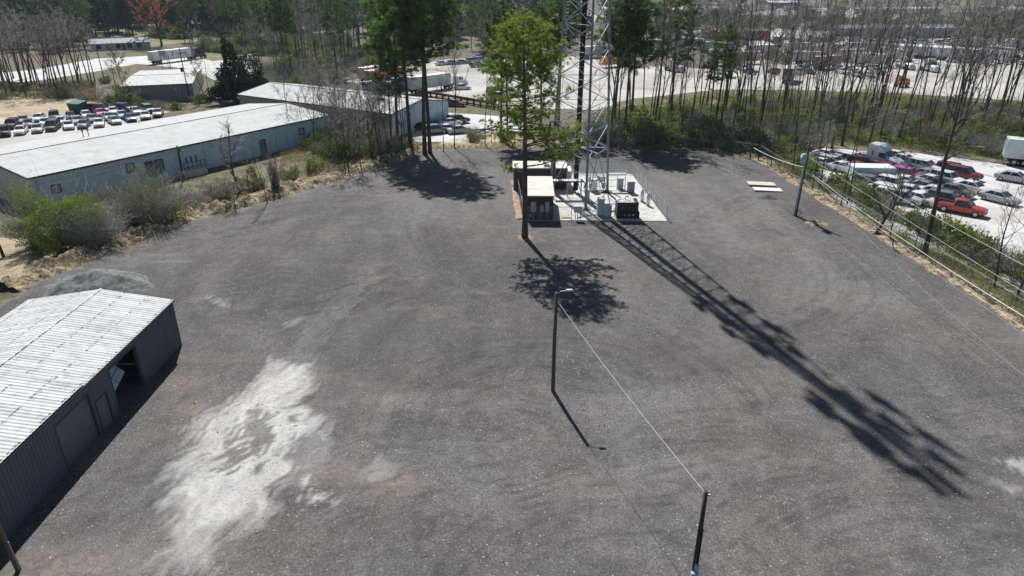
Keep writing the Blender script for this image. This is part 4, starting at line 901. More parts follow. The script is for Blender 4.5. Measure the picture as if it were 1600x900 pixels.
def get_car(kind, col, far=False):
    k = (kind, col, far)
    if k in CARS: return CARS[k]
    pm = PM(col)
    if far:
        mats_ = [pm['paint'][0], glass, tyre, lens, darkm]; ix = {'paint': 0, 'glass': 1, 'wheel': 2, 'lens': 3, 'red': 4, 'dark': 4}
        a = MB()
        for nm, mk, q in car_pieces(kind):
            if nm in ('headlight', 'taillight', 'grille'): continue
            a.m = ix[mk]; a.add(q.v, q.f)
        o = a.build(CNAME[kind], mats_); tag(o, '-', CCAT[kind])
    else:
        o = empty(CNAME[kind], (0, 0, 0), 0, '-', CCAT[kind])
        for nm, mk, q in car_pieces(kind):
            c_ = q.build(nm, pm[mk], o)
            if nm in ('body',): bevel(c_, .03, 1)
    CARS[k] = reg(o); return o
def car(kind, col, x, y, head, label, group=None, far=False, z=.05, tilt=0):
    """head: compass heading in degrees from the lot's far direction, clockwise"""
    o = put(get_car(kind, col, far), (x, y, z), R(90 - head), 1, label, group); return o
def cpx(kind, col, px_, py_, head, label, group=None, far=False): g = G(px_, py_); return car(kind, col, g.x, g.y, head, label, group, far)

ORD = ['first', 'second', 'third', 'fourth', 'fifth', 'sixth', 'seventh', 'eighth', 'ninth', 'tenth', 'eleventh', 'twelfth', 'thirteenth', 'fourteenth', 'fifteenth', 'sixteenth']
KW = {'sedan': 'sedan', 'suv': 'SUV', 'van': 'van', 'pickup': 'pickup'}
# rows behind the long warehouse
GV = 'wrecked cars parked in rows behind the long warehouse'
rows = [('back row behind the long warehouse', [(38, 192, 'sedan', 'silver'), (62, 189, 'sedan', 'white'), (86, 187, 'suv', 'dark blue'), (112, 186, 'sedan', 'black'), (136, 184, 'sedan', 'white'), (158, 181, 'sedan', 'pink'), (178, 178, 'sedan', 'white'), (213, 178, 'sedan', 'silver'), (233, 176, 'suv', 'grey')]),
        ('middle row behind the long warehouse', [(20, 200, 'suv', 'maroon'), (46, 198, 'sedan', 'grey'), (72, 196, 'sedan', 'white'), (96, 194, 'sedan', 'white'), (122, 193, 'sedan', 'silver'), (146, 190, 'sedan', 'grey'), (170, 187, 'sedan', 'silver'), (192, 184, 'sedan', 'light blue')]),
        ('front row nearest the long warehouse roof', [(8, 212, 'suv', 'black'), (34, 209, 'sedan', 'white'), (60, 206, 'sedan', 'silver'), (84, 203, 'van', 'olive'), (108, 201, 'sedan', 'white'), (132, 199, 'sedan', 'grey'), (156, 197, 'sedan', 'white'), (180, 193, 'sedan', 'silver'), (204, 189, 'sedan', 'dark blue'), (228, 185, 'sedan', 'white'), (248, 181, 'sedan', 'silver')])]
for rn, cs in rows:
    for i, (a, b_, k, c_) in enumerate(cs):
        cpx(k, c_, a, b_, 150 + random.uniform(-12, 12), '%s %s, %s from the left in the %s' % (c_, KW[k], ORD[i], rn), GV)
cpx('van', 'maroon', 157, 176, 100, 'dark maroon van with white roof just right of the green dumpster', GV)
cpx('suv', 'dark blue', 196, 174, 110, 'dark SUV with pale roof beside the shrubs behind the warehouse', GV)
# salvage yard on the right
GS = 'salvage vehicles crowded on the pale yard beyond the wire fence'
SAL = [('sedan', 'white', 1292, 248, 115, 'white sedan at the far left corner of the salvage yard'), ('sedan', 'silver', 1287, 262, 125, 'silver sedan half hidden by trunks at the left end of the salvage yard'),
       ('suv', 'white', 1328, 257, 115, 'white SUV just left of the white truck tractor'), ('suv', 'maroon', 1347, 262, 100, 'maroon SUV tucked behind the white truck tractor'), ('sedan', 'silver', 1310, 256, 120, 'silver sedan between two white cars left of the truck tractor'),
       ('sedan', 'dark blue', 1402, 262, 130, 'dark blue sedan close to the nose of the white truck tractor'), ('suv', 'maroon', 1385, 272, 110, 'maroon SUV behind the flat roofed pale box'), ('suv', 'pink', 1416, 281, 115, 'bright pink SUV in the middle of the salvage yard'),
       ('suv', 'white', 1443, 268, 115, 'white SUV behind the pink one'), ('suv', 'grey', 1358, 294, 110, 'small dark grey hatchback in front of the pale box'), ('sedan', 'white', 1414, 291, 112, 'white sedan in front of the pink SUV'),
       ('sedan', 'light blue', 1412, 299, 108, 'pale blue sedan with battered side, in front of the white sedan'), ('sedan', 'silver', 1384, 303, 118, 'silver wreck beside the hedge of the salvage yard'), ('suv', 'silver', 1408, 318, 105, 'silver estate car nearest the twisted tree'),
       ('sedan', 'white', 1436, 318, 120, 'white sedan beside the grey SUV near the red pickup'), ('pickup', 'red', 1500, 333, 108, 'red pickup truck with dull bed at the front of the salvage yard'), ('suv', 'grey', 1476, 320, 105, 'grey SUV right behind the red pickup'),
       ('suv', 'white', 1478, 287, 118, 'white SUV in the right part of the crowded yard'), ('suv', 'maroon', 1504, 279, 115, 'maroon SUV at the right end of the crowd'), ('suv', 'maroon', 1487, 273, 115, 'second maroon SUV, behind the one at the right end'), ('sedan', 'olive', 1490, 305, 112, 'olive grey sedan with crumpled hood'),
       ('sedan', 'white', 1518, 300, 118, 'white sedan with dark damaged nose right of the olive one'), ('sedan', 'silver', 1560, 316, 122, 'silver sedan standing clear at the front of the yard'), ('sedan', 'silver', 1583, 284, 112, 'silver sedan alone at the right edge of the yard'),
       ('sedan', 'white', 1455, 290, 118, 'white sedan between the pink and the white SUV'), ('sedan', 'grey', 1446, 300, 115, 'grey sedan in the centre of the crowded yard'), ('sedan', 'white', 1400, 250, 120, 'white crushed car behind the truck tractor'), ('sedan', 'white', 1462, 308, 112, 'white sedan behind the grey SUV'),
       ('sedan', 'white', 1420, 306, 112, 'white sedan in the second row from the twisted tree'), ('sedan', 'silver', 1428, 262, 120, 'silver sedan beyond the pink SUV'), ('sedan', 'silver', 1640, 300, 118, 'silver sedan just outside the right edge'), ('van', 'white', 1392, 312, 112, 'white van beside the hedge'),
       ('sedan', 'silver', 1352, 254, 115, 'silver sedan behind the tall cab of the truck tractor'), ('suv', 'silver', 1300, 262, 115, 'silver SUV at the left end beside the trunks'), ('sedan', 'white', 1318, 268, 120, 'white sedan left of the red one'), ('sedan', 'grey', 1372, 296, 115, 'grey sedan between the hatchback and the pale blue one'),
       ('suv', 'white', 1395, 296, 112, 'white SUV in front of the pale box'), ('sedan', 'black', 1468, 296, 116, 'black sedan behind the olive one'), ('sedan', 'silver', 1450, 280, 116, 'silver sedan right of the pink SUV'), ('sedan', 'white', 1412, 256, 118, 'white sedan at the rear right of the truck tractor'), ('pickup', 'white', 1376, 312, 108, 'white pickup by the bushes near the twisted tree'),
       ('sedan', 'red', 1340, 268, 118, 'white and red sedan left of the pale box')]
for k, c_, a, b_, hd_, lb in SAL: cpx(k, c_, a, b_, hd_ + random.uniform(-4, 4) + 28, lb.replace('white and red', 'red'), GS)
# cars near the middle building and truck yard
GM = 'cars parked beside the blue grey building end'
for k, c_, a, b_, hd_, lb in (('sedan', 'black', 657, 203, 60, 'black car at the left foot of the blue grey gable wall'), ('sedan', 'blue', 678, 199, 60, 'bright blue car beside the gable wall'), ('sedan', 'white', 699, 206, 65, 'white car in front of the blue one'), ('sedan', 'silver', 718, 208, 65, 'silver car at the right of the small group by the gable wall'),
                              ('sedan', 'white', 704, 196, 60, 'white car right behind the blue one'), ('suv', 'black', 716, 193, 60, 'black SUV with open hood behind the white car'), ('suv', 'grey', 680, 209, 65, 'dark car nearest the pine trunks by the gable wall')):
    cpx(k, c_, a, b_, hd_, lb, GM)
cpx('sedan', 'maroon', 712, 166, 100, 'dark red car in front of the rust red rail wall'); cpx('sedan', 'white', 722, 140, 80, 'white car in front of the long white box truck'); cpx('suv', 'grey', 774, 147, 95, 'grey SUV standing alone in the truck yard')
cpx('suv', 'silver', 780, 155, 95, 'silver SUV partly hidden behind the lone pine crown')
GT = 'cars lined up at the back of the truck yard'
for i, (a, b_, k, c_) in enumerate(((690, 102, 'sedan', 'white'), (706, 101, 'sedan', 'silver'), (722, 100, 'sedan', 'grey'), (738, 98, 'suv', 'silver'), (746, 105, 'pickup', 'dark blue'), (752, 97, 'suv', 'light blue'), (760, 88, 'suv', 'dark blue'), (748, 91, 'sedan', 'silver'))):
    cpx(k, c_, a, b_, 60 + random.uniform(-10, 10), '%s %s, %s from the left at the back of the truck yard' % (c_, KW[k], ORD[i]), GT)

# ---- trucks and trailers
def wheelset(parent, xs_, hw=1.22, r_=.5):
    for x in xs_:
        for s_ in (-1, 1):
            q = MB(); q.tube([(x, s_ * (hw - .55), r_), (x, s_ * hw, r_)], r_, 14); q.m = 1; q.tube([(x, s_ * (hw - .02), r_), (x, s_ * (hw + .02), r_)], r_ * .55, 10); q.build('wheel', [tyre, rim], parent)
def trailer(label, col=(.7, .71, .72), Lb=16.0, x=0, y=0, head=0, roofc=None, group=None, cat='trailer', name='box_trailer', hb=2.9, z0=1.15, wheels=True, rear=None, far=False, stripe=None):
    r = empty(name, (x, y, .04), R(90 - head), label, cat, group); mm = mat('panel %s' % (col,), col, rough=.45, var=.07, dirt=((.3, .27, .24), .7, .3)); h2 = 1.3
    mb = MB(); st = .62 if not far else 1.6; xs_ = np.arange(-Lb / 2, Lb / 2 - .01, st)
    mb.box(-Lb / 2, Lb / 2, -h2, h2, z0, z0 + hb)
    for x_ in xs_:
        for s_ in (-1, 1): mb.box(x_, x_ + .06, s_ * h2 - .025, s_ * h2 + .025, z0 + .12, z0 + hb - .12)
    for s_ in (-1, 1): mb.box(-Lb / 2 - .01, Lb / 2 + .01, s_ * h2 - .04, s_ * h2 + .04, z0, z0 + .11); mb.box(-Lb / 2 - .01, Lb / 2 + .01, s_ * h2 - .04, s_ * h2 + .04, z0 + hb - .11, z0 + hb + .02)
    mb.build('body', mm, r)
    mb = MB(); mb.box(-Lb / 2 + .03, Lb / 2 - .03, -h2 + .05, h2 - .05, z0 + hb + .003, z0 + hb + .03); mb.build('roof', mat('roof %s' % (roofc or (.68, .68, .68),), roofc or (.68, .68, .68), rough=.5), r)
    if stripe:
        mb = MB(); mb.box(-Lb / 2 + .02, Lb / 2 - .02, -h2 - .05, h2 + .05, z0 + hb * .35, z0 + hb * .75); mb.build('stripe', mat('stripe %s' % (stripe,), stripe), r)
    for s_ in (-1, 1):
        mb = MB(); mb.box(-Lb / 2 - .05, -Lb / 2 - .012, s_ * .64 - .6, s_ * .64 + .6, z0 + .1, z0 + hb - .1)
        for yy in (-.3, .3): mb.tube([(-Lb / 2 - .07, s_ * .64 + yy, z0 + .15), (-Lb / 2 - .07, s_ * .64 + yy, z0 + hb - .15)], .025, 4)
        mb.build('rear_door', mat('panel %s' % (rear or col,), rear or col), r)
    if wheels:
        mb = MB(); mb.box(-Lb / 2 + .3, Lb / 2 - .5, -.5, .5, z0 - .25, z0 - .02); mb.box(-Lb / 2 + .8, -Lb / 2 + 3.9, -.6, .6, .45, z0 - .26); mb.box(-Lb / 2, -Lb / 2 + .1, -1.1, 1.1, .5, .62)
        for s_ in (-1, 1): mb.box(-Lb / 2, -Lb / 2 + .1, s_ * .6 - .05, s_ * .6 + .05, .6, z0)
        mb.build('underframe', darkm, r); wheelset(r, (-Lb / 2 + 1.5, -Lb / 2 + 2.8))
        mb = MB()
        for s_ in (-1, 1): mb.box(Lb / 2 - 3.2, Lb / 2 - 3.05, s_ * .85 - .06, s_ * .85 + .06, .05, z0)
        mb.build('landing_leg', darkm, r)
    return r
def tractor(label, col, x, y, head, group=None, sleeper=True, name='truck_tractor', parent=None):
    r = empty(name, (x, y, .04), R(90 - head), None if parent else label, None if parent else 'truck', group)
    pm = paint('truck paint %s' % (col,), col)
    mb = MB(); mb.box(-3.6, 3.2, -.45, .45, .75, 1.0); mb.box(-3.7, -3.6, -1.1, 1.1, .6, 1.1); mb.box(-2.9, -2.0, -.5, .5, 1.0, 1.15); mb.build('chassis', darkm, r)
    mb = MB()     # hood
    def rg(x_, zb, zt_, w_, k=.82): return [(x_, -w_, zb), (x_, -w_, zt_ - .25), (x_, -w_ * k, zt_), (x_, w_ * k, zt_), (x_, w_, zt_ - .25), (x_, w_, zb)]
    mb.loft([rg(1.25, .75, 2.15, 1.12, .75), rg(2.2, .7, 2.0, 1.05, .7), rg(3.1, .65, 1.75, .95, .65), rg(3.35, .7, 1.45, .8, .6)])
    for s_ in (-1, 1): mb.loft([[(2.0, s_ * .8, .75), (2.0, s_ * 1.22, .75), (2.0, s_ * 1.22, 1.0), (2.0, s_ * .8, 1.3)], [(2.6, s_ * .8, .9), (2.6, s_ * 1.24, .9), (2.6, s_ * 1.24, 1.25), (2.6, s_ * .8, 1.45)], [(3.3, s_ * .7, .5), (3.3, s_ * 1.15, .5), (3.3, s_ * 1.15, .9), (3.3, s_ * .7, 1.2)]])
    mb.build('hood', pm, r)
    mb = MB(); back = -1.9 if sleeper else -.1
    mb.loft([rg(back, .95, 3.75 if sleeper else 2.7, 1.22, .93), rg(-.1, .95, 3.85 if sleeper else 2.85, 1.22, .88), rg(.35, .95, 3.5 if sleeper else 2.85, 1.18, .8), rg(.75, .95, 2.9, 1.12, .8), rg(1.3, .95, 2.12, 1.12, .95)])
    cabp = bevel(mb.build('cab', pm, r), .06)
    mb = MB(); mb.add([(.80, -.98, 2.86), (1.32, -1.04, 2.18), (1.32, 1.04, 2.18), (.80, .98, 2.86)], [(0, 1, 2, 3)]); mb.v = [(a + .035, b__, c__ + .035) for a, b__, c__ in mb.v]; mb.build('windscreen', glass, r)
    for s_ in (-1, 1):
        mb = MB(); mb.box(.0, .75, s_ * 1.19 - .05, s_ * 1.19 + .05, 2.0, 2.7); mb.build('side_window', glass, r)
        mb = MB(); mb.box(-1.1, -.75, s_ * 1.2 - .04, s_ * 1.2 + .04, 2.2, 2.8)
        if sleeper: mb.build('side_window', glass, r)
        mb = MB(); mb.box(1.0, 1.1, s_ * 1.42 - .14, s_ * 1.42 + .14, 2.0, 2.75); mb.tube([(1.05, s_ * 1.1, 2.6), (1.05, s_ * 1.42, 2.6)], .03, 4); mb.build('mirror', darkm, r)
        mb = MB(); mb.tube([(-1.6, s_ * .95, .75), (.1, s_ * .95, .75)], .32, 12); mb.build('fuel_tank', chrome, r)
        mb = MB(); mb.box(3.15, 3.36, s_ * .88 - .2, s_ * .88 + .2, 1.0, 1.25); mb.build('headlight', lens, r)
    mb = MB(); mb.box(3.36, 3.4, -.55, .55, .8, 1.5); mb.build('grille', chrome, r)
    mb = MB(); mb.box(3.3, 3.5, -1.15, 1.15, .4, .7); mb.build('bumper', chrome, r)
    for x_ in (2.65,):
        for s_ in (-1, 1):
            q = MB(); q.tube([(x_, s_ * .85, .5), (x_, s_ * 1.16, .5)], .5, 14); q.m = 1; q.tube([(x_, s_ * 1.14, .5), (x_, s_ * 1.2, .5)], .27, 10); q.build('wheel', [tyre, rim], r)
    wheelset(r, (-2.0, -3.2))
    return r
# white truck on the road
a = G(237, 101); bq = G(331, 89); d = (bq - a); hd_ = math.degrees(math.atan2(d.x, d.y)); u = d.normalized()
c0 = a + u * 8.2
tr = trailer('long white box trailer of the semi truck on the road at upper left', (.66, .70, .72), 16.2, c0.x, c0.y, hd_, group='semi truck on the road')
for s_ in (-1,):
    t = bpy.data.curves.new('lettering', 'FONT'); t.body = 'Cameron'; t.size = 1.25; t.extrude = .01; t.materials.append(mat('navy lettering', (.03, .06, .12))); tmp = bpy.data.objects.new('tmp', t); C.objects.link(tmp); me_ = bpy.data.meshes.new_from_object(tmp.evaluated_get(bpy.context.evaluated_depsgraph_get())); bpy.data.objects.remove(tmp); bpy.data.curves.remove(t); o = bpy.data.objects.new('lettering', me_); C.objects.link(o); o.parent = tr
    o.location = (1.2, -1.345, 2.35); o.rotation_euler = (R(90), 0, 0)
mb = MB(); mb.add([(-.3, -1.34, 2.0), (.15, -1.34, 2.0), (.1, -1.34, 2.35), (.1, -1.34, 3.0), (.75, -1.34, 3.25), (.75, -1.34, 3.55), (-.3, -1.34, 3.35)], [(0, 1, 2, 3, 4, 5, 6)]); mb.build('emblem', mat('navy lettering', (.03, .06, .12)), tr)
mb = MB(); mb.box(-4.0, -3.5, -1.36, -1.332, 2.0, 3.9); mb.build('emblem_bar', darkm, tr)
c1 = a + u * 19.8; tractor('dark blue black truck tractor pulling the long white trailer at upper left', (.02, .025, .04), c1.x, c1.y, hd_)
# white tractor in the salvage yard
g = G(1374, 264); tractor('white long haul truck tractor with tall sleeper cab among the salvage cars', (.62, .70, .74), g.x, g.y, 143)
g = G(1357, 285); trailer('pale blue flat roofed box body without wheels among the salvage cars', (.55, .68, .72), 5.6, g.x, g.y, 95, wheels=False, hb=2.1, z0=.3, name='cargo_box', cat='cargo box')
g = G(1605, 262); trailer('white box trailer cut by the right edge of the salvage yard', (.6, .68, .70), 12, g.x + 3, g.y, 118, hb=2.9)
# middle truck yard
def tpx(p, q, *a, **k):
    A, B_ = G(*p), G(*q); c_ = (A + B_) / 2; d = B_ - A; return trailer(*a, x=c_.x, y=c_.y, head=math.degrees(math.atan2(d.x, d.y)), **k)
g = G(540, 130)
tpx((540, 134), (640, 116), 'white box trailer behind the orange container', (.62, .58, .58), 15, hb=2.8)
tpx((560, 138), (638, 126), 'orange shipping container between the white trailer and the pines', (.70, .19, .05), 12, wheels=False, z0=1.2, hb=2.9, name='shipping_container', cat='container', roofc=(.66, .6, .55))
tpx((572, 143), (590, 141), 'small dark blue container in front of the orange one', (.03, .08, .2), 4, wheels=False, z0=.2, hb=2.2, name='shipping_container', cat='container', roofc=(.4, .42, .45))
tpx((586, 144), (600, 143), 'small pale grey container beside the dark blue one', (.5, .54, .56), 4, wheels=False, z0=.2, hb=2.5, name='shipping_container', cat='container')
tpx((600, 146), (616, 144), 'small grey green container left of the pine trunks', (.28, .38, .33), 4, wheels=False, z0=.2, hb=2.6, name='shipping_container', cat='container')
tpx((618, 143), (632, 140), 'blue container touching the long white box truck', (.03, .13, .42), 5, wheels=False, z0=.2, hb=3.1, name='shipping_container', cat='container', roofc=(.1, .25, .5))
A, B_ = G(640, 147), G(716, 136); d = B_ - A; hd2 = math.degrees(math.atan2(d.x, d.y)); u2 = d.normalized(); c_ = A + u2 * 6.5
trailer('long white box trailer behind the pine trunks in the truck yard', (.60, .66, .66), 13, c_.x, c_.y, hd2)
c_ = A + u2 * 16; tractor('white tractor in front of the long white trailer in the truck yard', (.65, .7, .7), c_.x, c_.y, hd2, sleeper=False)
tpx((940, 106), (966, 104), 'yellow orange container box behind the tower', (.75, .38, .03), 7, wheels=False, z0=.9, hb=2.5, name='shipping_container', cat='container', roofc=(.7, .6, .4))
g = G(985, 104); tractor('dark green truck tractor behind the tower beside the yellow box', (.02, .05, .045), g.x, g.y, 70)
g = G(1055, 112); tractor('white truck tractor seen between bare trunks right of the tower', (.6, .63, .66), g.x, g.y, 150)
GD = 'white and grey trailers parked in the far yard'
for i, (p, q, c_, st, lb) in enumerate((((900, 92), (960, 88), (.55, .6, .62), None, 'grey trailer seen through the tower legs'), ((960, 86), (1020, 88), (.6, .62, .66), (.1, .18, .28), 'white trailer with dark blue band behind the yellow box'), ((975, 76), (1050, 80), (.6, .62, .66), (.28, .3, .38), 'white trailer with grey band, farther back than the blue banded one'),
        ((1060, 74), (1100, 78), (.5, .54, .6), None, 'pale grey trailer right of the tower'), ((1100, 82), (1140, 86), (.5, .54, .58), None, 'grey blue trailer between bare trunks'), ((1225, 134), (1238, 122), (.6, .6, .58), None, 'white roofed dark box truck in the open yard'),
        ((1210, 78), (1212, 66), (.16, .18, .2), None, 'dark grey trailer end at the back of the yard'), ((1265, 92), (1285, 84), (.5, .55, .58), None, 'pale trailer seen behind crossing trunks'), ((1300, 92), (1318, 80), (.6, .62, .62), None, 'white roofed maroon trailer'),
        ((1370, 92), (1420, 98), (.55, .53, .5), None, 'beige trailer at the centre of the far yard'))):
    tpx(p, q, lb, (.2, .06, .06) if 'maroon' in lb else c_, (14 if i not in (5, 6, 8) else 10), group=GD, stripe=st, far=True, rear=(.05, .05, .06) if i == 5 else None)
for i in range(9):
    g = G(1392 + i * 19, 87 + i * 1.2); trailer('white trailer parked nose out, %s from the left in its far yard row' % ORD[i], (.66, .68, .70), 14, g.x, g.y, 172, group=GD, far=True)
for i, p in enumerate(((1415, 108), (1453, 112))):
    g = G(*p); tractor('white truck tractor facing the camera, the %s of two in front of the white trailers' % ('left', 'right')[i], (.66, .68, .7), g.x, g.y, 175)
g = G(1408, 136); r = empty('telescopic_loader', g, R(200), 'orange telescopic loader parked at the near edge of the far yard', 'loader')
mb = MB(); mb.box(-1.8, 1.6, -.9, .9, .7, 1.6); mb.loft([[(-1.8, -.8, 1.6), (-.6, -.8, 1.6), (-.6, .8, 1.6), (-1.8, .8, 1.6)], [(-1.6, -.7, 2.2), (-.8, -.7, 2.2), (-.8, .7, 2.2), (-1.6, .7, 2.2)]]); mb.build('body', paint('orange machine', (.6, .13, .03)), r)
mb = MB(); mb.tube([(-1.2, .5, 2.0), (2.6, .4, 3.2), (3.2, .4, 2.4)], .2, 6); mb.build('boom', paint('orange machine', (.6, .13, .03)), r)
mb = MB(); mb.box(-.4, .7, -.85, -.05, 1.6, 2.7); mb.build('cab', glass, r); wheelset(r, (-1.1, 1.1), 1.1, .6)
for i, (px_, py_, hd9, c9) in enumerate(((1130, 96, 80, (.6, .62, .66)), (1160, 100, 85, (.62, .3, .25)), (1190, 88, 70, (.62, .64, .66)), (1245, 84, 95, (.5, .55, .6)), (1265, 100, 100, (.66, .66, .66)), (1290, 108, 60, (.3, .12, .1)), (1330, 96, 75, (.66, .6, .5)), (1345, 84, 95, (.66, .68, .7)), (1360, 104, 120, (.6, .62, .62)), (1530, 76, 150, (.62, .66, .68)), (1560, 92, 160, (.6, .64, .66)), (1590, 78, 100, (.66, .68, .7)))):
    g = G(px_, py_); trailer('worn scattered trailer body in the far yard, %s from the left' % ORD[i], c9, 11, g.x, g.y, hd9, group='scattered trailers of the far yard', far=True)
GF = 'small vehicles parked in the far yards'
far_cols = ['white', 'silver', 'white', 'grey', 'black', 'dark blue', 'red', 'silver', 'light blue', 'tan']
def far_cars(poly, n_, group, where, row=7.5, gap=3.2, keep=.7, head=170):
    k = 0; ys_ = [p[1] for p in poly]; xs_ = [p[0] for p in poly]; y = min(ys_) + 2
    while y < max(ys_) and k < n_:
        x = min(xs_) + 1
        while x < max(xs_) and k < n_:
            if random.random() < keep and inside(np.array([x]), np.array([y]), poly)[0]:
                kk = random.choice(['sedan', 'sedan', 'suv', 'pickup', 'van']); c_ = random.choice(far_cols)
                car(kk, c_, x, y, head + random.uniform(-8, 8) + random.choice((0, 180)), '%s %s %s' % (c_, KW[kk], where), group, far=True); k += 1
            x += gap + random.uniform(0, .8) + (random.random() < .08) * 8
        y += row
far_cars(pxpoly((1120, 118), (1118, 108), (1300, 104), (1380, 112), (1370, 122), (1250, 118)), 34, GF, 'in the thin near rows of the far yard', keep=.5)
far_cars(pxpoly((1150, 70), (1150, 56), (1300, 50), (1600, 66), (1600, 78)), 90, GF, 'in the packed back rows of the far yard', row=9, keep=.6)
far_cars(pxpoly((1480, 100), (1600, 104), (1700, 112), (1700, 98), (1600, 88), (1490, 88)), 22, GF, 'in the right hand rows of the far yard', keep=.5)
far_cars(pxpoly((900, 44), (900, 24), (1200, 16), (1500, 12), (1680, 12), (1660, 22), (1400, 30), (1100, 36)), 70, 'vehicles in the most distant yard', 'in the most distant yard near the top edge', row=14, gap=4, keep=.3)
far_cars(pxpoly((440, 46), (520, 38), (700, 30), (700, 22), (560, 26), (440, 36)), 14, 'vehicles beyond the pines at upper centre', 'beyond the dark pines at upper centre', row=12, gap=6, keep=.3)
for i in range(16):
    px_, py_ = 1040 + i * 38 + random.uniform(-8, 8), 15 + random.uniform(0, 14); g = G(px_, py_)
    trailer('pale trailer in the most distant yard, %s counting from the left' % ORD[i], random.choice(((.55, .6, .66), (.66, .68, .7), (.5, .55, .6), (.62, .62, .6))), 15, g.x, g.y, random.choice((80, 95, 150)), group='trailers in the most distant yard', far=True)
for i, (p, w_, dd, c_, lb) in enumerate((((1010, 26), 60, 30, (.6, .6, .6), 'long low white roofed building far behind the tower'), ((1230, 12), 34, 24, (.62, .64, .64), 'pale distant building near the top edge right of the tower'), ((470, 40), 50, 26, (.5, .52, .52), 'pale building behind the dark pines at upper centre'), ((1400, 60), 60, 8, (.26, .3, .33), 'long slate grey building behind the row of white trailers'), ((330, 22), 30, 12, (.45, .43, .4), 'pale house behind the orange tree'))):
    g = g2(*p); gabled('distant_building', (g[0] - w_ / 2, g[1]), (g[0] + w_ / 2, g[1] + 3), dd / 2, 4.5, 6, lb, mat('distant wall %d' % i, (.3, .31, .3)), mat('distant wall %d' % i, (.3, .31, .3)), mat('distant roof %d' % i, c_), cat='building', pitch=3)
g = G(1120, 64); gabled('brick_building', (g.x, g.y), (g.x + 26, g.y + 6), 8, 4, 5, 'low brick red building at the back of the far yard', mat('brick red wall', (.3, .1, .07)), mat('brick red wall', (.3, .1, .07)), mat('brick red roof', (.25, .11, .09)), cat='building', pitch=2)

# ================================================================== TREES AND SHRUBS
def rnd(rs, a, b): return rs.uniform(a, b)
def path(rs, p, d, L_, n_, wob, up=0.0):
    pts = [Vector(p)]; d = Vector(d).normalized()
    for i in range(n_):
        d = (d + Vector((rnd(rs, -wob, wob), rnd(rs, -wob, wob), rnd(rs, -wob, wob) + up))).normalized(); pts.append(pts[-1] + d * (L_ / n_))
    return pts
def ptat(pts, t):
    f = t * (len(pts) - 1); i = min(int(f), len(pts) - 2); return pts[i].lerp(pts[i + 1], f - i), (pts[i + 1] - pts[i]).normalized()
def outdir(rs, axis, spread, az=None):
    az = rnd(rs, 0, 2 * math.pi) if az is None else az
    a = axis.cross(Vector((0, 0, 1)) if abs(axis.z) < .95 else Vector((1, 0, 0))).normalized(); b_ = axis.cross(a)
    return (axis * math.cos(spread) + (a * math.cos(az) + b_ * math.sin(az)) * math.sin(spread)).normalized()
def bare_tree(seed, h=20, r0=.2, first=.45, nl=12, limb=.26, twm=None, lean=(0, 0), twn=5, bud=None, wob=.05, name='bare_tree', tw_r=.014, barkm=None, fork=False):
    rs = random.Random(seed); tk = MB(); cr = MB(); bd = MB()
    tp = path(rs, (0, 0, -.2), (lean[0], lean[1], 1), h, 12, wob, .03); n_ = len(tp)
    tk.tube(tp, [r0 * (1.25 if i == 0 else 1) * (1 - .88 * (i / (n_ - 1)) ** .9) for i in range(n_)], 7)
    stems = [(tp, first, nl, limb, r0)]
    if fork:
        p, d = ptat(tp, rnd(rs, .25, .4)); fp_ = path(rs, p, outdir(rs, d, R(22)), h * .6, 8, wob, .04); tk.tube(fp_, [r0 * .6 * (1 - .85 * i / 8) for i in range(9)], 6); stems.append((fp_, .3, nl // 2, limb * .9, r0 * .6))
    for sp_, f0, nn, lb_, rr in stems:
        for i in range(nn):
            t = f0 + (1 - f0) * (i + rnd(rs, 0, 1)) / nn * .97; p, d = ptat(sp_, t)
            ll = h * lb_ * (1.15 - .75 * (t - f0) / (1 - f0)) * rnd(rs, .6, 1.15); lp = path(rs, p, outdir(rs, d, R(rnd(rs, 28, 58))), ll, 6, .16, .09); r1 = max(.026, rr * (1 - .8 * t) * .55)
            tk.tube(lp, [r1 * (1 - .75 * k / 6) for k in range(7)], 4, False)
            for j in range(twn):
                q, e = ptat(lp, rnd(rs, .2, .98)); l2 = ll * rnd(rs, .25, .5); bp = path(rs, q, outdir(rs, e, R(rnd(rs, 25, 60))), l2, 4, .2, .06)
                cr.tube(bp, [tw_r * 1.7 * (1 - .6 * k / 4) for k in range(5)], 3, False)
                for k in range(twn):
                    q2, e2 = ptat(bp, rnd(rs, .15, 1)); tw = path(rs, q2, outdir(rs, e2, R(rnd(rs, 20, 55))), l2 * rnd(rs, .3, .6), 3, .2, .05)
                    cr.tube(tw, [tw_r, tw_r * .8, tw_r * .6, tw_r * .4], 3, False)
                    if bud:
                        for z in range(bud):
                            c_ = ptat(tw, rnd(rs, 0, 1))[0] + Vector((rnd(rs, -.12, .12),) * 3); leafquad(rs, bd, c_, .09 if h < 15 else .12)
    r = empty(name, (0, 0, 0), 0, '-', 'tree'); tk.build('trunk', barkm or barkg, r)
    if bud: cr.m = 0; n0 = len(cr.f); cr.m = 1; cr.add(bd.v, bd.f); cr.build('crown', [twm or twigm, bud_mat], r)
    else: cr.build('crown', twm or twigm, r)
    return reg(r)
def leafquad(rs, mb, c, s):
    a = Vector((rnd(rs, -1, 1), rnd(rs, -1, 1), rnd(rs, -1, 1))).normalized(); b_ = a.cross(Vector((rnd(rs, -1, 1), rnd(rs, -1, 1), rnd(rs, -1, 1)))).normalized()
    mb.quad(c - a * s, c + b_ * s * .6, c + a * s, c - b_ * s * .6)
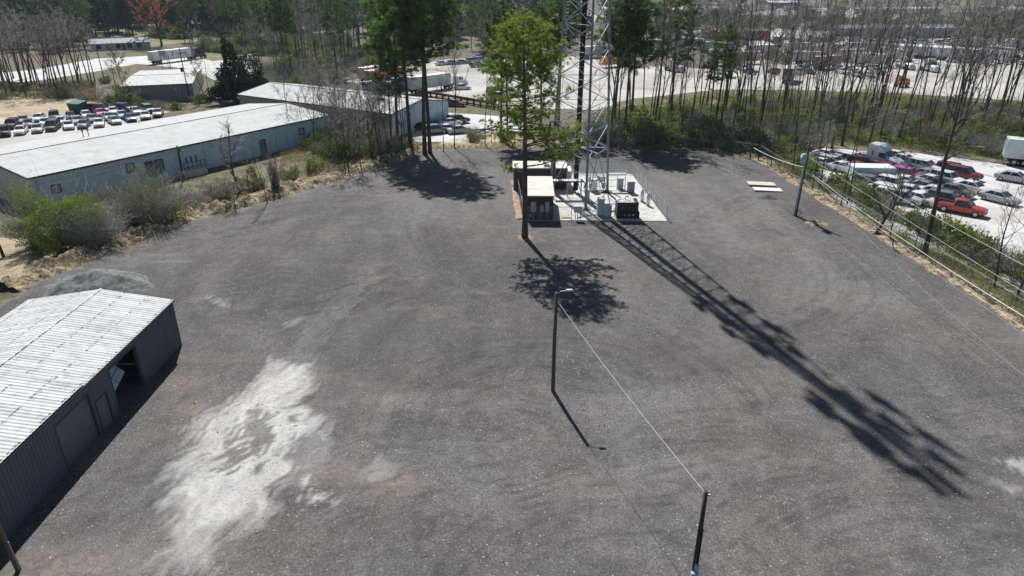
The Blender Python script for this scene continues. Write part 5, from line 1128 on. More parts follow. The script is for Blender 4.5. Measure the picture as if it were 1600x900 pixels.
def tuft(rs, mb, c, d, L_, n_=11, w_=.028):
    for i in range(n_):
        e = outdir(rs, d, R(rnd(rs, 10, 85))); s_ = e.cross(Vector((rnd(rs, -1, 1), rnd(rs, -1, 1), rnd(rs, -1, 1)))).normalized() * w_; l_ = L_ * rnd(rs, .7, 1.1)
        mb.add([c - s_, c + s_, c + e * l_], [(0, 1, 2)])
def pine(seed, h=22, r0=.26, first=.42, rad=4.2, nl=46, nd=None, name='pine_tree', shape=None, tl=.34, extra=(), lean=(0, 0), tn=11, w_=.03, dead=8, tiers=False):
    rs = random.Random(seed); tk = MB(); cr = MB(); tp = path(rs, (0, 0, -.2), (lean[0], lean[1], 1), h, 10, .012, .02); n_ = len(tp)
    tk.tube(tp, [r0 * (1.25 if i == 0 else 1) * (1 - .85 * (i / (n_ - 1)) ** 1.2) for i in range(n_)], 9)
    def limb(t, az, ll, dens=1.0, drop=0.0):
        p, d = ptat(tp, t); e = Vector((math.cos(az), math.sin(az), rnd(rs, .0, .35) + .5 * max(0, t - .75) - drop)).normalized(); lp = path(rs, p, e, ll, 6, .12, .035)
        r1 = .03 + .06 * (1 - t) + .004 * ll; tk.tube(lp, [r1 * (1 - .75 * k / 6) for k in range(7)], 4, False)
        nb = max(4, int(ll * 3.4 * dens))
        for j in range(nb):
            q, e1 = ptat(lp, .25 + .75 * (j + rnd(rs, 0, 1)) / nb); l2 = rnd(rs, .5, 1.5) * (1.15 - .4 * j / nb) * min(1, ll / 2.5); bp = path(rs, q, outdir(rs, e1, R(rnd(rs, 25, 70))), l2, 3, .2, .08)
            cr.m = 1; cr.tube(bp, [.016, .013, .01, .008], 3, False); cr.m = 0
            for k in range(max(3, int(l2 * 5.5))):
                q2, e2 = ptat(bp, rnd(rs, .2, 1)); q2 = q2 + Vector((rnd(rs, -.16, .16), rnd(rs, -.16, .16), rnd(rs, -.08, .16))); tuft(rs, cr, q2, (e2 + Vector((0, 0, .5))).normalized(), tl, tn, w_)
    for i in range(nl):
        u = ((i + rnd(rs, 0, 1)) / nl) ** (.72 if tiers else 1); t = first + (1 - first) * u * .97
        k = shape(u) if shape else (math.sin(math.pi * min(1, u * .82 + .2)) ** .7)
        limb(t, i * 2.4 + rnd(rs, -.5, .5), max(.5, rad * k * rnd(rs, .65, 1.1)))
    for t, az, ll, dens in extra: limb(t, az, ll, dens, .1)
    for i in range(dead):
        t = rnd(rs, first * .5, first); p, d = ptat(tp, t); lp = path(rs, p, Vector((math.cos(i * 2.1), math.sin(i * 2.1), .1)), rnd(rs, .5, 1.8), 3, .2, 0); tk.tube(lp, [.025, .02, .015, .01], 3, False)
    tuft(rs, cr, tp[-1], Vector((0, 0, 1)), tl * 1.3, 20)
    r = empty(name, (0, 0, 0), 0, '-', 'tree'); smooth(tk.build('trunk', barkp, r)); cr.build('crown', [nd or needle, twigm], r); return reg(r)
def bush(seed, rx, ry, rz_, n_leaf, ls, lm, twn=60, name='shrub', tw=None, cat='shrub', dens=.45, low=.1):
    rs = random.Random(seed); st = MB(); lf = MB()
    for i in range(twn):
        a = rnd(rs, 0, 6.28); k = rnd(rs, 0, .5); p = Vector((math.cos(a) * rx * k, math.sin(a) * ry * k, 0)); d = Vector((math.cos(a) * rx, math.sin(a) * ry, rz_ * rnd(rs, .6, 1.7))).normalized()
        bp = path(rs, p, d, rz_ * rnd(rs, .7, 1.15), 5, .18, .03); st.tube(bp, [.035, .028, .02, .015, .012, .01], 3, False)
        for j in range(5):
            q, e = ptat(bp, rnd(rs, .3, 1)); tw_ = path(rs, q, outdir(rs, e, R(rnd(rs, 20, 60))), rz_ * rnd(rs, .15, .4), 3, .25, .02); st.tube(tw_, [.012, .01, .008, .006], 3, False)
    c_ = 0; off_ = seed * 7.1; batch = 0
    while c_ < n_leaf and batch < n_leaf * 8:
        batch += 1
        v = Vector((rs.gauss(0, 1), rs.gauss(0, 1), abs(rs.gauss(0, 1)))).normalized(); r_ = rnd(rs, .5, 1.0) ** .5
        lob = .78 + .42 * math.sin(v.x * 5 + off_) * math.sin(v.y * 4 + off_ * 2) + .18 * math.sin(v.z * 9 + v.x * 7 + off_)
        q = Vector((v.x * rx, v.y * ry, v.z * rz_)) * r_ * lob; q.z += low * rz_
        h_ = math.sin(q.x * 2.3 + off_) + math.sin(q.y * 2.7 + off_) + math.sin(q.z * 3.1 + q.x * 1.7)
        if h_ * .33 + rs.random() < dens: continue
        leafquad(rs, lf, q, ls * rnd(rs, .6, 1.3)); c_ += 1
    r = empty(name, (0, 0, 0), 0, '-', cat); st.build('stems', tw or twigm, r)
    if n_leaf: lf.build('foliage', lm, r)
    return reg(r)
# ---- prototypes
bud_mat = leafr
B_ = [bare_tree(100 + i, h=20, r0=random.uniform(.12, .21), first=random.uniform(.34, .52), nl=random.randint(11, 16), limb=random.uniform(.2, .3), twn=5, twm=twigm if i % 3 else twigr, fork=i % 3 == 0, tw_r=.016) for i in range(9)]
S_t = [bare_tree(130 + i, h=11, r0=.08, first=.22, nl=12, limb=.3, twn=5, wob=.09, tw_r=.012, fork=i % 2 == 0, name='sapling') for i in range(4)]       # thin young trees
P_ = [pine(200 + i, h=22, r0=.2, first=(.48, .55, .42)[i], rad=(3.8, 3.3, 4.0)[i], nl=36, nd=needled, tl=.52, tn=15, w_=.030) for i in range(3)]
bud_mat = leafr; RED = bare_tree(150, h=17, r0=.3, first=.16, nl=22, limb=.46, twn=6, bud=9, wob=.05, twm=twigr, fork=True)
bud_mat = leafy; PALE = [bare_tree(151 + i, h=9, r0=.1, first=.2, nl=12, limb=.35, twn=5, bud=3, wob=.08, name='budding_tree') for i in range(2)]
SH = [bush(300, 2.4, 2.0, 2.2, 2600, .10, leafo, 50), bush(301, 2.0, 2.2, 1.7, 2400, .10, leafg, 40), bush(302, 2.6, 2.2, 2.0, 900, .09, leafb, 120), bush(303, 2.2, 2.0, 2.6, 500, .08, leafo, 150)]
def bt(i, x, y, h, rz=None, label=None, group=None, protos=None, h0=20, sx=1.0):
    pr = (protos or B_)[i % len(protos or B_)]; s_ = h / h0; return put(pr, (x, y, 0), random.uniform(0, 6.28) if rz is None else rz, (s_ * sx, s_ * sx, s_), label, group)
def pn_(i, x, y, h, label=None, group=None, rz=None, sx=1.0): s_ = h / 22; return put(P_[i % 3], (x, y, 0), random.uniform(0, 6.28) if rz is None else rz, (s_ * sx, s_ * sx, s_), label, group)
def sh(i, x, y, s_, label=None, group=None, z=0): return put(SH[i % 4], (x, y, z), random.uniform(0, 6.28), s_, label, group)

# ---- the lone pine in the lot
g = G(820, 372)
lone = pine(11, h=23.4, r0=.33, first=.44, rad=5.0, nl=74, tiers=True, nd=needle, tl=.34, tn=18, w_=.022, shape=lambda u: (.75 if u < .3 else 1.0 if u < .65 else 1.0 - (u - .65) * 1.75),
            extra=((.33, math.pi * 1.02, 2.2, 1.5), (.36, -.1, 5.2, .9), (.39, .3, 6.0, .9), (.40, -.5, 5.4, .9), (.42, .05, 6.6, .9), (.43, 2.8, 3.2, .8), (.45, -.3, 6.2, .9), (.46, .2, 6.0, .9), (.48, 2.9, 3.8, .8), (.50, .0, 5.4, .8), (.53, 3.2, 4.8, .8), (.57, 2.7, 4.6, .8), (.56, -.9, 4.2, .8)), dead=14)
lone.location = (g.x, g.y, .05); lone['label'] = 'tall lone pine with bright green crown in the lot before the brown shelters'
mb = MB(); mb.box(-.12, .12, -.36, -.33, 1.2, 1.5)
o = grid_mesh('needle_litter', np.arange(-1.4, 1.4, .1), np.arange(-1.2, 1.2, .1), lambda X, Y: .10 * np.clip(1 - np.hypot(X, Y) / 1.2 + (fbm(X * 3, Y * 3, 3, 3) - .5), 0, 1) - .01, mat('fallen pine needles', (.3, .19, .12), rough=1, var=.4, scale=6)); o.location = (g.x, g.y, .05); tag(o, 'patch of brown needles around the foot of the lone pine', 'leaf litter', kind='stuff')
# ---- pines at the back edge, centre left
GP = 'tall pines at the back edge of the lot'
for i, (a, b_, h, sx, lb) in enumerate(((664, 242, 31, 1.3, 'thickest dark pine trunk at the back edge of the lot, left of centre'), (672, 240, 30, 1.2, 'pine trunk touching the thickest one on its right'), (642, 236, 29, 1.25, 'dark pine leaning slightly left of the thickest one'), (622, 228, 27, 1.2, 'dark pine in front of the blue grey gable wall, leftmost of its clump'),
                                (612, 232, 15, 1.5, 'smaller pine with drooping boughs left of the big clump'), (783, 220, 24, 1.0, 'pine just behind the lone pine, left trunk of a pair'), (793, 222, 23, .95, 'pine just behind the lone pine, right trunk of a pair'))):
    g = G(a, b_); pn_(i, g.x, g.y, h, lb, GP, sx=sx)
for i, (a, b_, h, lb) in enumerate(((693, 238, 17, 'slim bare trunk right of the big pine clump'), (710, 232, 20, 'straight thin bare tree right of the big pine clump, second from it'), (758, 228, 20, 'slender straight bare tree midway between the pine clump and the lone pine'), (768, 226, 11, 'crooked thin tree leaning beside the slender straight one'))):
    g = G(a, b_); bt(i + 2, g.x, g.y, h, label=lb, group='bare trees at the back edge of the lot', sx=.7)
# left edge trees
g = G(375, 303); o = bare_tree(171, h=9.5, r0=.17, first=.25, nl=12, limb=.42, twn=5, wob=.14, lean=(-.18, -.1), tw_r=.017, fork=True); o.location = g; o['label'] = 'crooked bare tree in front of the long warehouse leaning over the lot edge'
g = G(418, 318); bt(1, g.x, g.y, 9, label='thin curving bare sapling right of the crooked tree', protos=S_t, h0=11)
g = G(432, 300); o = bush(310, .8, .8, 5.2, 2600, .09, leafb, 40, 'ivy_covered_tree', cat='tree', low=0); o.location = g; o['label'] = 'brown ivy covered stump like tree at the right end of the warehouse wall'
for i, (a, b_, h, lb) in enumerate(((530, 258, 11, 'leftmost thin trunk of the clump right of the warehouse'), (540, 266, 12, 'thin dark trunk at the front of the clump right of the warehouse'), (545, 270, 13, 'straightest trunk of the clump right of the warehouse'), (556, 262, 11, 'thin trunk right of the straightest one in the clump'), (565, 268, 12, 'rightmost slender trunk of the clump, standing on the straw bank'), (515, 250, 12, 'thin tree at the corner of the long warehouse'), (598, 250, 13, 'bent thin tree left of the dark pine clump'), (583, 246, 12, 'thin bare tree in the brush left of the pine clump'))):
    g = G(a, b_); bt(i, g.x, g.y, h, label=lb, protos=S_t, h0=11, group='thin trees right of the long warehouse')
zone_late = []
# hedge and shrubs in front of the warehouse
g = G(112, 395); o = bush(320, 5.2, 4.4, 6.4, 34000, .08, leafg, 160, low=.06, dens=.36); o.location = (g.x - 2.8, g.y + 2.2, 0); o['label'] = 'big bright green rounded shrub at the left end of the straw bank'
g = G(150, 382); o = bush(321, 3.2, 2.8, 4.4, 3000, .07, leafb, 300, low=.06); o.location = g; o['label'] = 'bare brown tangled shrub attached to the right of the big green one'
g = G(228, 352); o = bush(322, 4.4, 3.6, 5.8, 12000, .075, leafo, 380, low=.06, dens=.45, tw=twigm); o.location = (g.x, g.y + 1, 0); o['label'] = 'olive brown twiggy shrub in front of the two warehouse doors'
for i, (a, b_, s_, lb) in enumerate(((282, 330, .9, 'low brown shrub right of the twiggy olive one'), (305, 322, .8, 'small tan shrub midway along the straw bank'), (345, 310, .8, 'dark tangled shrub left of the crooked tree'), (395, 296, .9, 'low shrub between the crooked tree and the ivy covered one'), (205, 352, .6, 'small thorny shrub between the green and the olive one'), (455, 280, .6, 'pale low shrub on the grass at the warehouse end'), (492, 268, .7, 'pale grey green low shrub left of the thin tree clump'))):
    g = G(a, b_); sh((2, 2, 3, 0, 3, 0, 0)[i], g.x, g.y, s_ * 1.35, lb, 'low shrubs along the straw bank')
GU = 'shrubs in the brush right of the long warehouse'
for i in range(16):
    a = 500 + i * 8.5 + random.uniform(-4, 4); g = G(a, 238 - (i % 3) * 9 + random.uniform(-4, 4)); sh(i + (i // 3), g.x, g.y, random.uniform(.5, .95), 'tangled brush between the long warehouse end and the dark pine clump', GU)
# shrubs by the road and field, upper left
g = G(375, 160); o = bush(330, 6.6, 6.0, 11.0, 26000, .24, leafd, 40, 'evergreen_tree', cat='tree', low=.08, dens=.18); o.location = g; o['label'] = 'dense dark glossy evergreen tree behind the ridge of the long warehouse'
for i, (a, b_, s_, k, lb) in enumerate(((104, 152, 1.8, 0, 'dark dense shrub at the edge of the bare wood by the dry field'), (140, 156, 1.5, 2, 'brown green shrub right of the dark dense one'), (172, 165, 1.4, 1, 'bright green shrub above the maroon van'), (200, 164, 1.9, 0, 'green tree like shrub left of the low grey building'), (222, 168, 1.2, 1, 'yellow green shrub at the corner of the low grey building'), (250, 170, 1.0, 2, 'reddish brown low shrub below the low grey building'), (275, 171, 1.0, 1, 'low green shrub below the tall utility pole'), (318, 160, 1.3, 1, 'green shrub between the tall utility pole and the dark evergreen'), (165, 130, .9, 0, 'ivy covered foot of the dark utility pole'))):
    g = G(a, b_); sh(k, g.x, g.y, s_, lb, 'shrubs by the dry field')
g = G(180, 132); bt(0, g.x, g.y, 10, label='ivy clad slim tree right of the dark utility pole', protos=PALE, h0=9)
g = G(204, 160); bt(1, g.x, g.y, 13, label='pale budding tree in front of the low white roof', protos=PALE, h0=9)
g = G(322, 158); bt(1, g.x, g.y, 11, label='feathery grey tree right of the tall utility pole', protos=PALE, h0=9)
g = G(328, 155); bt(4, g.x, g.y, 19, label='slim bare tree with its crown in front of the truck cab', sx=.6)
g = G(253, 72); put(RED, (g.x, g.y, 0), 1, 1.6, 'orange budding maple behind the white semi trailer'); RED['label'] = 'orange budding maple behind the white semi trailer'
for i, (a, b_, lb) in enumerate((((733, 214), (792, 196), 'long fallen log lying behind the lot left of the lone pine'), ((728, 208), (786, 206), 'second fallen log crossing under the long one behind the lot'))):
    A_, B2 = G(*a), G(*b_); mb = MB(); mb.tube([A_ + Vector((0, 0, .25)), (A_ + B2) / 2 + Vector((0, 0, .45 + i * .2)), B2 + Vector((0, 0, .3))], [.2, .16, .1], 7)
    for k in range(4): p_ = A_.lerp(B2, .3 + k * .17) + Vector((0, 0, .4)); mb.tube([p_, p_ + Vector((random.uniform(-.6, .6), random.uniform(-.6, .6), random.uniform(.5, 1.1)))], [.05, .02], 4)
    tag(mb.build('fallen_log', barkg), lb, 'log')
# ---- random woods, zone by zone
def zone(poly_px, n_, mk, mind=2.5):
    poly = pxpoly(*poly_px); pts = []; tries = 0
    while len(pts) < n_ and tries < n_ * 30:
        tries += 1; x, y = rand_in(poly, 1)[0]
        if all((x - a) ** 2 + (y - b_) ** 2 > mind ** 2 for a, b_ in pts): pts.append((x, y)); mk(len(pts), x, y)
WILD = []      # farther woods that read as one mass
def mass(name, zones, protos, label, h0):
    """zones: (polygon, count, low, high, width)"""
    mb_v, fl, ln, mi, mats_ = [], [], [], [], []; base = 0
    data = []
    for pr in protos:
        for c_ in KIDS[pr.name]:
            me = c_.data; v = np.empty(len(me.vertices) * 3, np.float32); me.vertices.foreach_get('co', v); f_ = np.empty(len(me.loops), np.int32); me.loops.foreach_get('vertex_index', f_)
            l_ = np.empty(len(me.polygons), np.int32); me.polygons.foreach_get('loop_total', l_); m_ = np.empty(len(me.polygons), np.int32); me.polygons.foreach_get('material_index', m_)
            lut = []
            for mm in me.materials:
                if mm not in mats_: mats_.append(mm)
                lut.append(mats_.index(mm))
            data.append((protos.index(pr), v.reshape(-1, 3), f_, l_, np.array(lut)[m_]))
    for poly_px, n_, lo, hi, sx in zones:
        for x, y in rand_in(pxpoly(*poly_px), n_):
            k = random.randrange(len(protos)); s_ = random.uniform(lo, hi) / h0; a = random.uniform(0, 6.28); ca, sa = math.cos(a), math.sin(a)
            for p, v, f_, l_, m_ in data:
                if p != k: continue
                w_ = np.empty_like(v); w_[:, 0] = (v[:, 0] * ca - v[:, 1] * sa) * s_ * sx + x; w_[:, 1] = (v[:, 0] * sa + v[:, 1] * ca) * s_ * sx + y; w_[:, 2] = v[:, 2] * s_
                mb_v.append(w_); fl.append(f_ + base); ln.append(l_); mi.append(m_); base += len(v)
    V = np.concatenate(mb_v); F = np.concatenate(fl).astype(np.int32); Ln = np.concatenate(ln); Mi = np.concatenate(mi)
    me = bpy.data.meshes.new(name); me.vertices.add(len(V)); me.vertices.foreach_set('co', V.ravel()); me.loops.add(len(F)); me.loops.foreach_set('vertex_index', F); me.polygons.add(len(Ln))
    me.polygons.foreach_set('loop_start', np.concatenate(([0], np.cumsum(Ln)[:-1])).astype(np.int32)); me.polygons.foreach_set('loop_total', Ln); me.polygons.foreach_set('material_index', Mi); me.update(calc_edges=True)
    for m_ in mats_: me.materials.append(m_)
    o = bpy.data.objects.new(name, me); C.objects.link(o); return tag(o, label, 'woods', kind='stuff')
def hide_proto(ps):
    for p in ps:
        for c_ in KIDS[p.name]: bpy.data.objects.remove(c_)
        bpy.data.objects.remove(p)
needle_far = leaf_mat('far pine needles', (.04, .085, .025), (.10, .17, .045), .3)
LP = [pine(240 + i, h=22, r0=.26, first=(.25, .35, .15)[i], rad=(4.4, 3.8, 4.2)[i], nl=30, nd=needle_far, tl=.95, tn=7, w_=.11, dead=0) for i in range(3)]
LB = [bare_tree(250 + i, h=20, r0=.2, first=.3, nl=10, limb=.3, twn=4, tw_r=.035, twm=twigm if i else twigr) for i in range(3)]
mass('pine_woods', [(((-40, 66), (140, 64), (236, 56), (236, 40), (-40, 44)), 80, 19, 26, 1.15), (((250, 60), (470, 52), (470, 36), (250, 36)), 50, 18, 26, 1.2), (((-40, 46), (470, 40), (470, 26), (-40, 26)), 170, 18, 26, 1.5), (((-60, 26), (700, 18), (700, 8), (-60, 8)), 130, 18, 26, 2.4), (((620, 70), (900, 62), (900, 12), (640, 14)), 50, 15, 22, 1.2), (((400, 66), (560, 60), (720, 62), (720, 30), (560, 34), (430, 44)), 75, 18, 25, 1.1),
    (((900, 60), (1130, 58), (1180, 44), (1000, 40), (880, 52)), 16, 9, 14, 1.2), (((700, 12), (1750, 6), (1750, -8), (700, 0)), 60, 14, 20, 3), (((1160, 44), (1450, 46), (1700, 60), (1700, 30), (1450, 36), (1200, 28)), 16, 6, 10, 2)], LP, 'far dark pine woods fading towards the top of the photo', 22)
mass('bare_woods', [(((-40, 62), (236, 60), (236, 40), (-40, 40)), 24, 13, 20, 1.2), (((620, 66), (900, 58), (900, 8), (640, 10)), 130, 13, 20, 1.3), (((440, 72), (720, 68), (720, 30), (470, 44)), 50, 13, 20, 1.2), (((900, 60), (1130, 58), (1180, 44), (1000, 40), (880, 52)), 30, 8, 14, 1.3), (((1160, 46), (1450, 48), (1700, 64), (1700, 28), (1450, 36), (1200, 28)), 120, 7, 12, 1.9), (((700, 14), (1750, 8), (1750, -8), (700, 0)), 70, 12, 16, 3)],
    LB, 'far bare grey woods between and behind the distant yards', 20)
mass('green_thicket', [(((-40, 72), (140, 68), (130, 54), (-40, 56)), 40, 3, 6, 1.2), (((290, 80), (350, 72), (480, 56), (560, 70), (440, 92)), 50, 3, 6, 1.2), (((250, 64), (450, 48), (450, 40), (250, 52)), 40, 3, 7, 1.5), (((400, 120), (450, 100), (640, 76), (620, 104), (540, 112), (440, 130)), 70, 2.5, 5, 1.2),
    (((640, 70), (900, 62), (900, 30), (640, 30)), 90, 3, 7, 1.3), (((1100, 44), (1650, 66), (1650, 40), (1100, 28)), 110, 3, 6, 1.5)], [SH[0], SH[1]], 'green brush and small trees massed around the far lawns and yards', 2.2)
hide_proto(LP + LB)
zone(((-20, 150), (60, 152), (148, 146), (150, 128), (60, 120), (-20, 124)), 54, lambda i, x, y: bt(i, x, y, random.uniform(16, 20), label='bare grey tree in the thicket left of the road, beyond the dry field', group='bare thicket beyond the dry field', sx=1.35), 2.2)
zone(((-30, 88), (40, 84), (140, 74), (140, 58), (-30, 62)), 26, lambda i, x, y: pn_(i, x, y, random.uniform(20, 26), 'dark pine at the upper left behind the road', 'pines behind the road at upper left', sx=1.35), 5)
zone(((270, 66), (350, 60), (440, 40), (500, 50), (440, 84), (400, 84)), 52, lambda i, x, y: (pn_(i, x, y, random.uniform(20, 26), 'tall pine on the lawn right of the orange maple', 'trees between the truck and the dark pines') if i % 3 else bt(i, x, y, random.uniform(17, 22), label='bare tree on the lawn right of the orange maple', group='trees between the truck and the dark pines')), 5)
zone(((395, 122), (440, 96), (500, 76), (640, 74), (620, 100), (540, 106), (535, 122), (450, 124)), 74, lambda i, x, y: (pn_(i, x, y, random.uniform(20, 27), 'dark pine in the dense wood between the road and the truck yard', 'dense wood above the orange container') if i % 3 == 0 else bt(i, x, y, random.uniform(14, 21), label='bare tree in the dense wood between the road and the truck yard', group='dense wood above the orange container', sx=1.15)), 2.6)
zone(((620, 100), (700, 84), (900, 80), (900, 60), (700, 60), (640, 76)), 26, lambda i, x, y: (pn_(i, x, y, random.uniform(15, 22), 'pine at the back of the truck yard left of the tower', 'trees behind the truck yard') if i % 2 else bt(i, x, y, random.uniform(11, 18), label='bare tree at the back of the truck yard left of the tower', group='trees behind the truck yard')), 5)
WOOD = ((940, 226), (1080, 228), (1180, 240), (1258, 262), (1275, 236), (1300, 228), (1440, 236), (1620, 256), (1700, 262), (1700, 176), (1600, 164), (1400, 152), (1230, 146), (1120, 150), (980, 168), (930, 182))
WL = 'bare trees of the wood between the lot and the far yard'
zone(((940, 224), (1080, 226), (1180, 238), (1230, 246), (1262, 240), (1440, 226), (1640, 236), (1700, 240), (1700, 180), (1600, 168), (1400, 158), (1230, 150), (1120, 156), (980, 178)), 170, lambda i, x, y: bt(i, x, y, random.choice((random.uniform(21, 26), random.uniform(23, 29), random.uniform(12, 18))), label='slim bare tree in the wood between the lot and the far yard', group=WL, sx=random.uniform(.7, 1.05)), 2.0)
for i, (a, b_, h, lb) in enumerate(((958, 214, 28, 'pine directly behind the tower, left of three'), (975, 220, 26, 'pine behind the tower compound, middle of three'), (985, 212, 27, 'pine behind the tower compound, right of three'), (1046, 204, 26, 'pine with a high tuft crown among the bare trunks right of the tower'), (872, 205, 26, 'dark pine seen between the lone pine and the tower'), (845, 212, 23, 'pine right behind the lone pine crown'), (1115, 214, 20, 'small pine among bare trunks right of the tower'))):
    g = G(a, b_); pn_(i, g.x, g.y, h, lb, 'pines behind the compound', sx=1.1)
# trunks along the right fence
GR = 'trees along the wire fence on the right'
for i, (a, b_, h, k, lb) in enumerate(((1166, 250, 16, 1, 'thin trunk at the back corner of the fence, left of the pair'), (1179, 252, 17, 2, 'dark trunk at the back corner of the fence, right of the pair'), (1198, 262, 17, 4, 'dark trunk behind the cream slabs'), (1232, 268, 15, 5, 'trunk just left of the utility pole'), (1262, 296, 16, 7, 'trunk hidden right behind the utility pole'), (1272, 300, 17, 1, 'second trunk right of the utility pole'), (1306, 322, 18, 2, 'pair trunk on the left in front of the salvage yard'), (1316, 320, 19, 4, 'pair trunk on the right in front of the salvage yard'),
                                   (1382, 372, 8, 5, 'small trunk between the twisted tree and the thick leaning one'), (1418, 395, 9, 7, 'small crooked tree left of the thick leaning trunk'), (1478, 392, 8, 1, 'short thin tree behind the green bushes near the red pickup'))):
    g = G(a, b_); bt(k, g.x + .6, g.y, h, label=lb, group=GR, sx=.8)
g = G(1438, 402); o = bare_tree(180, h=22, r0=.30, first=.4, nl=12, limb=.24, twn=5, lean=(.10, .12), wob=.035, tw_r=.016); o.location = (g.x + .5, g.y + .3, 0); o['label'] = 'thick dark leaning tree trunk at the fence, biggest on the right side'
g = G(1362, 368); o = bare_tree(181, h=9, r0=.22, first=.2, nl=10, limb=.5, twn=5, lean=(.25, .1), wob=.22, tw_r=.015, fork=True); o.location = (g.x + .5, g.y + .3, 0); o['label'] = 'twisted forked tree at the fence in front of the salvage cars'
for i, (a, b_, h, lb, ln) in enumerate(((1545, 450, 10, 'straight thin trunk by the fence at the right, left of two', 0), (1578, 470, 11, 'thin forked trunk by the fence at the right, right of two', .08), (1600, 462, 9, 'thin leaning sapling at the right edge', .1))):
    g = G(a, b_); o = bare_tree(190 + i, h=h, r0=.13, first=.3, nl=12, limb=.33, twn=5, lean=(ln, .05), wob=.06, tw_r=.012, fork=i == 1); o.location = (g.x + .5, g.y, 0); o['label'] = lb
# green brush right of the fence
GB = 'green bushes between the fence and the salvage yard'
nm_ = ['bright green bush behind the wire fence, %s counting from the utility pole' % o_ for o_ in ORD]
for i, (a, b_, s_, k) in enumerate(((1238, 262, .8, 1), (1252, 276, .7, 1), (1284, 296, .8, 1), (1306, 304, .8, 0), (1330, 318, .7, 1), (1348, 326, .75, 0), (1372, 340, .6, 2), (1408, 352, .7, 1), (1430, 366, .7, 0), (1462, 378, .9, 1), (1480, 392, .95, 1), (1500, 404, .75, 0), (1525, 418, .6, 2), (1560, 428, .6, 3), (1588, 440, .7, 0))):
    g = G(a, b_); sh(k, g.x + 1.5, g.y, s_ * 1.65, nm_[i].replace('bright green', ('olive green', 'bright green', 'dry brown', 'twiggy olive')[k]), GB)
i = 0
def us(i, x, y): sh((0, 1, 1, 0, 3, 0, 1, 2)[i % 8], x, y, random.uniform(.9, 1.9), 'shrub in the undergrowth of the wood between the lot and the far yard', 'undergrowth shrubs of the wood')
zone(((930, 226), (1180, 238), (1262, 242), (1290, 226), (1440, 232), (1640, 250), (1700, 250), (1700, 190), (1600, 184), (1400, 176), (1230, 166), (1120, 172), (980, 188), (930, 196)), 135, us, 2.4)
zone(((690, 226), (760, 222), (830, 224), (930, 224), (930, 206), (800, 210), (720, 212)), 14, lambda i, x, y: sh((0, 2, 3)[i % 3], x, y, random.uniform(.4, .8), 'low shrub on the grassy strip behind the back edge of the lot', 'low shrubs behind the lot'), 2.5)
zone(((395, 132), (450, 110), (560, 104), (530, 124), (440, 150)), 40, lambda i, x, y: sh(i, x, y, random.uniform(.9, 1.8), 'shrub at the foot of the dense wood above the white roof', 'shrubs under the dense wood'), 3)
zone(((1130, 110), (1330, 96), (1340, 84), (1160, 90)), 8, lambda i, x, y: sh(1, x, y, random.uniform(1.2, 2), 'green bush in the middle of the far yard', 'bushes in the far yard'), 9)

zone(((445, 212), (520, 205), (612, 214), (640, 232), (600, 246), (520, 262), (500, 238)), 26, lambda i, x, y: bt(i, x, y, random.uniform(10, 16), label='thin bare tree in the thicket between the two metal warehouses', group='thicket between the warehouses', protos=S_t, h0=11), 1.6)
zone(((455, 215), (520, 208), (612, 218), (636, 236), (590, 246), (530, 250)), 26, lambda i, x, y: sh(i, x, y, random.uniform(1.0, 1.7), 'tall dark brush in the thicket between the two metal warehouses', 'brush between the warehouses'), 1.8)
zone(((940, 224), (1080, 226), (1180, 240), (1180, 226), (1080, 214), (940, 210)), 34, lambda i, x, y: sh(1 if i % 3 else 0, x, y, random.uniform(1.3, 2.4), 'bright green shrub at the front of the wood behind the tower', 'green shrubs at the front of the wood'), 2.2)

# undergrowth, grass and litter nobody could count
def scatter(name, poly_px, n_, size, hmax, mats_, label, cl=.25, thr=.45, zoff=0):
    poly = pxpoly(*poly_px); xs_ = [p[0] for p in poly]; ys_ = [p[1] for p in poly]
    X = rng.uniform(min(xs_), max(xs_), n_ * 4); Y = rng.uniform(min(ys_), max(ys_), n_ * 4); nz = fbm(X * cl, Y * cl, 3, 71)
    k = inside(X, Y, poly) & (nz + rng.uniform(-.15, .15, len(X)) > thr); X, Y, nz = X[k][:n_], Y[k][:n_], nz[k][:n_]; n2 = len(X)
    Z = rng.random(n2) ** 1.5 * hmax * np.clip((nz - thr) * 4 + .3, .15, 1) + zoff
    c_ = np.stack([X, Y, Z], -1); a = rng.normal(size=(n2, 3)); a /= np.linalg.norm(a, axis=1)[:, None]; b_ = np.cross(a, rng.normal(size=(n2, 3))); b_ /= np.linalg.norm(b_, axis=1)[:, None]
    s_ = (size * rng.uniform(.5, 1.4, n2))[:, None]; V = np.stack([c_ - a * s_, c_ + b_ * s_ * .45, c_ + a * s_, c_ - b_ * s_ * .45], 1).reshape(-1, 3).astype(np.float32)
    me = bpy.data.meshes.new(name); me.vertices.add(len(V)); me.vertices.foreach_set('co', V.ravel()); me.loops.add(n2 * 4); me.loops.foreach_set('vertex_index', np.arange(n2 * 4, dtype=np.int32))
    me.polygons.add(n2); me.polygons.foreach_set('loop_start', np.arange(0, n2 * 4, 4, dtype=np.int32)); me.polygons.foreach_set('loop_total', np.full(n2, 4, dtype=np.int32)); me.polygons.foreach_set('material_index', rng.integers(0, len(mats_), n2).astype(np.int32)); me.update(calc_edges=True)
    for m_ in mats_: me.materials.append(m_)
    o = bpy.data.objects.new(name, me); C.objects.link(o); return tag(o, label, 'undergrowth', kind='stuff')
scatter('undergrowth', WOOD, 170000, .15, 2.0, [leafo, leafg, leafb, leafo, leafg], 'tangled low undergrowth of green and dead leaves in the wood')
scatter('undergrowth', ((440, 240), (520, 225), (640, 215), (690, 216), (690, 228), (640, 238), (560, 262), (470, 292), (430, 300)), 26000, .08, .8, [leafo, leafb], 'weeds and dead leaves right of the long warehouse')
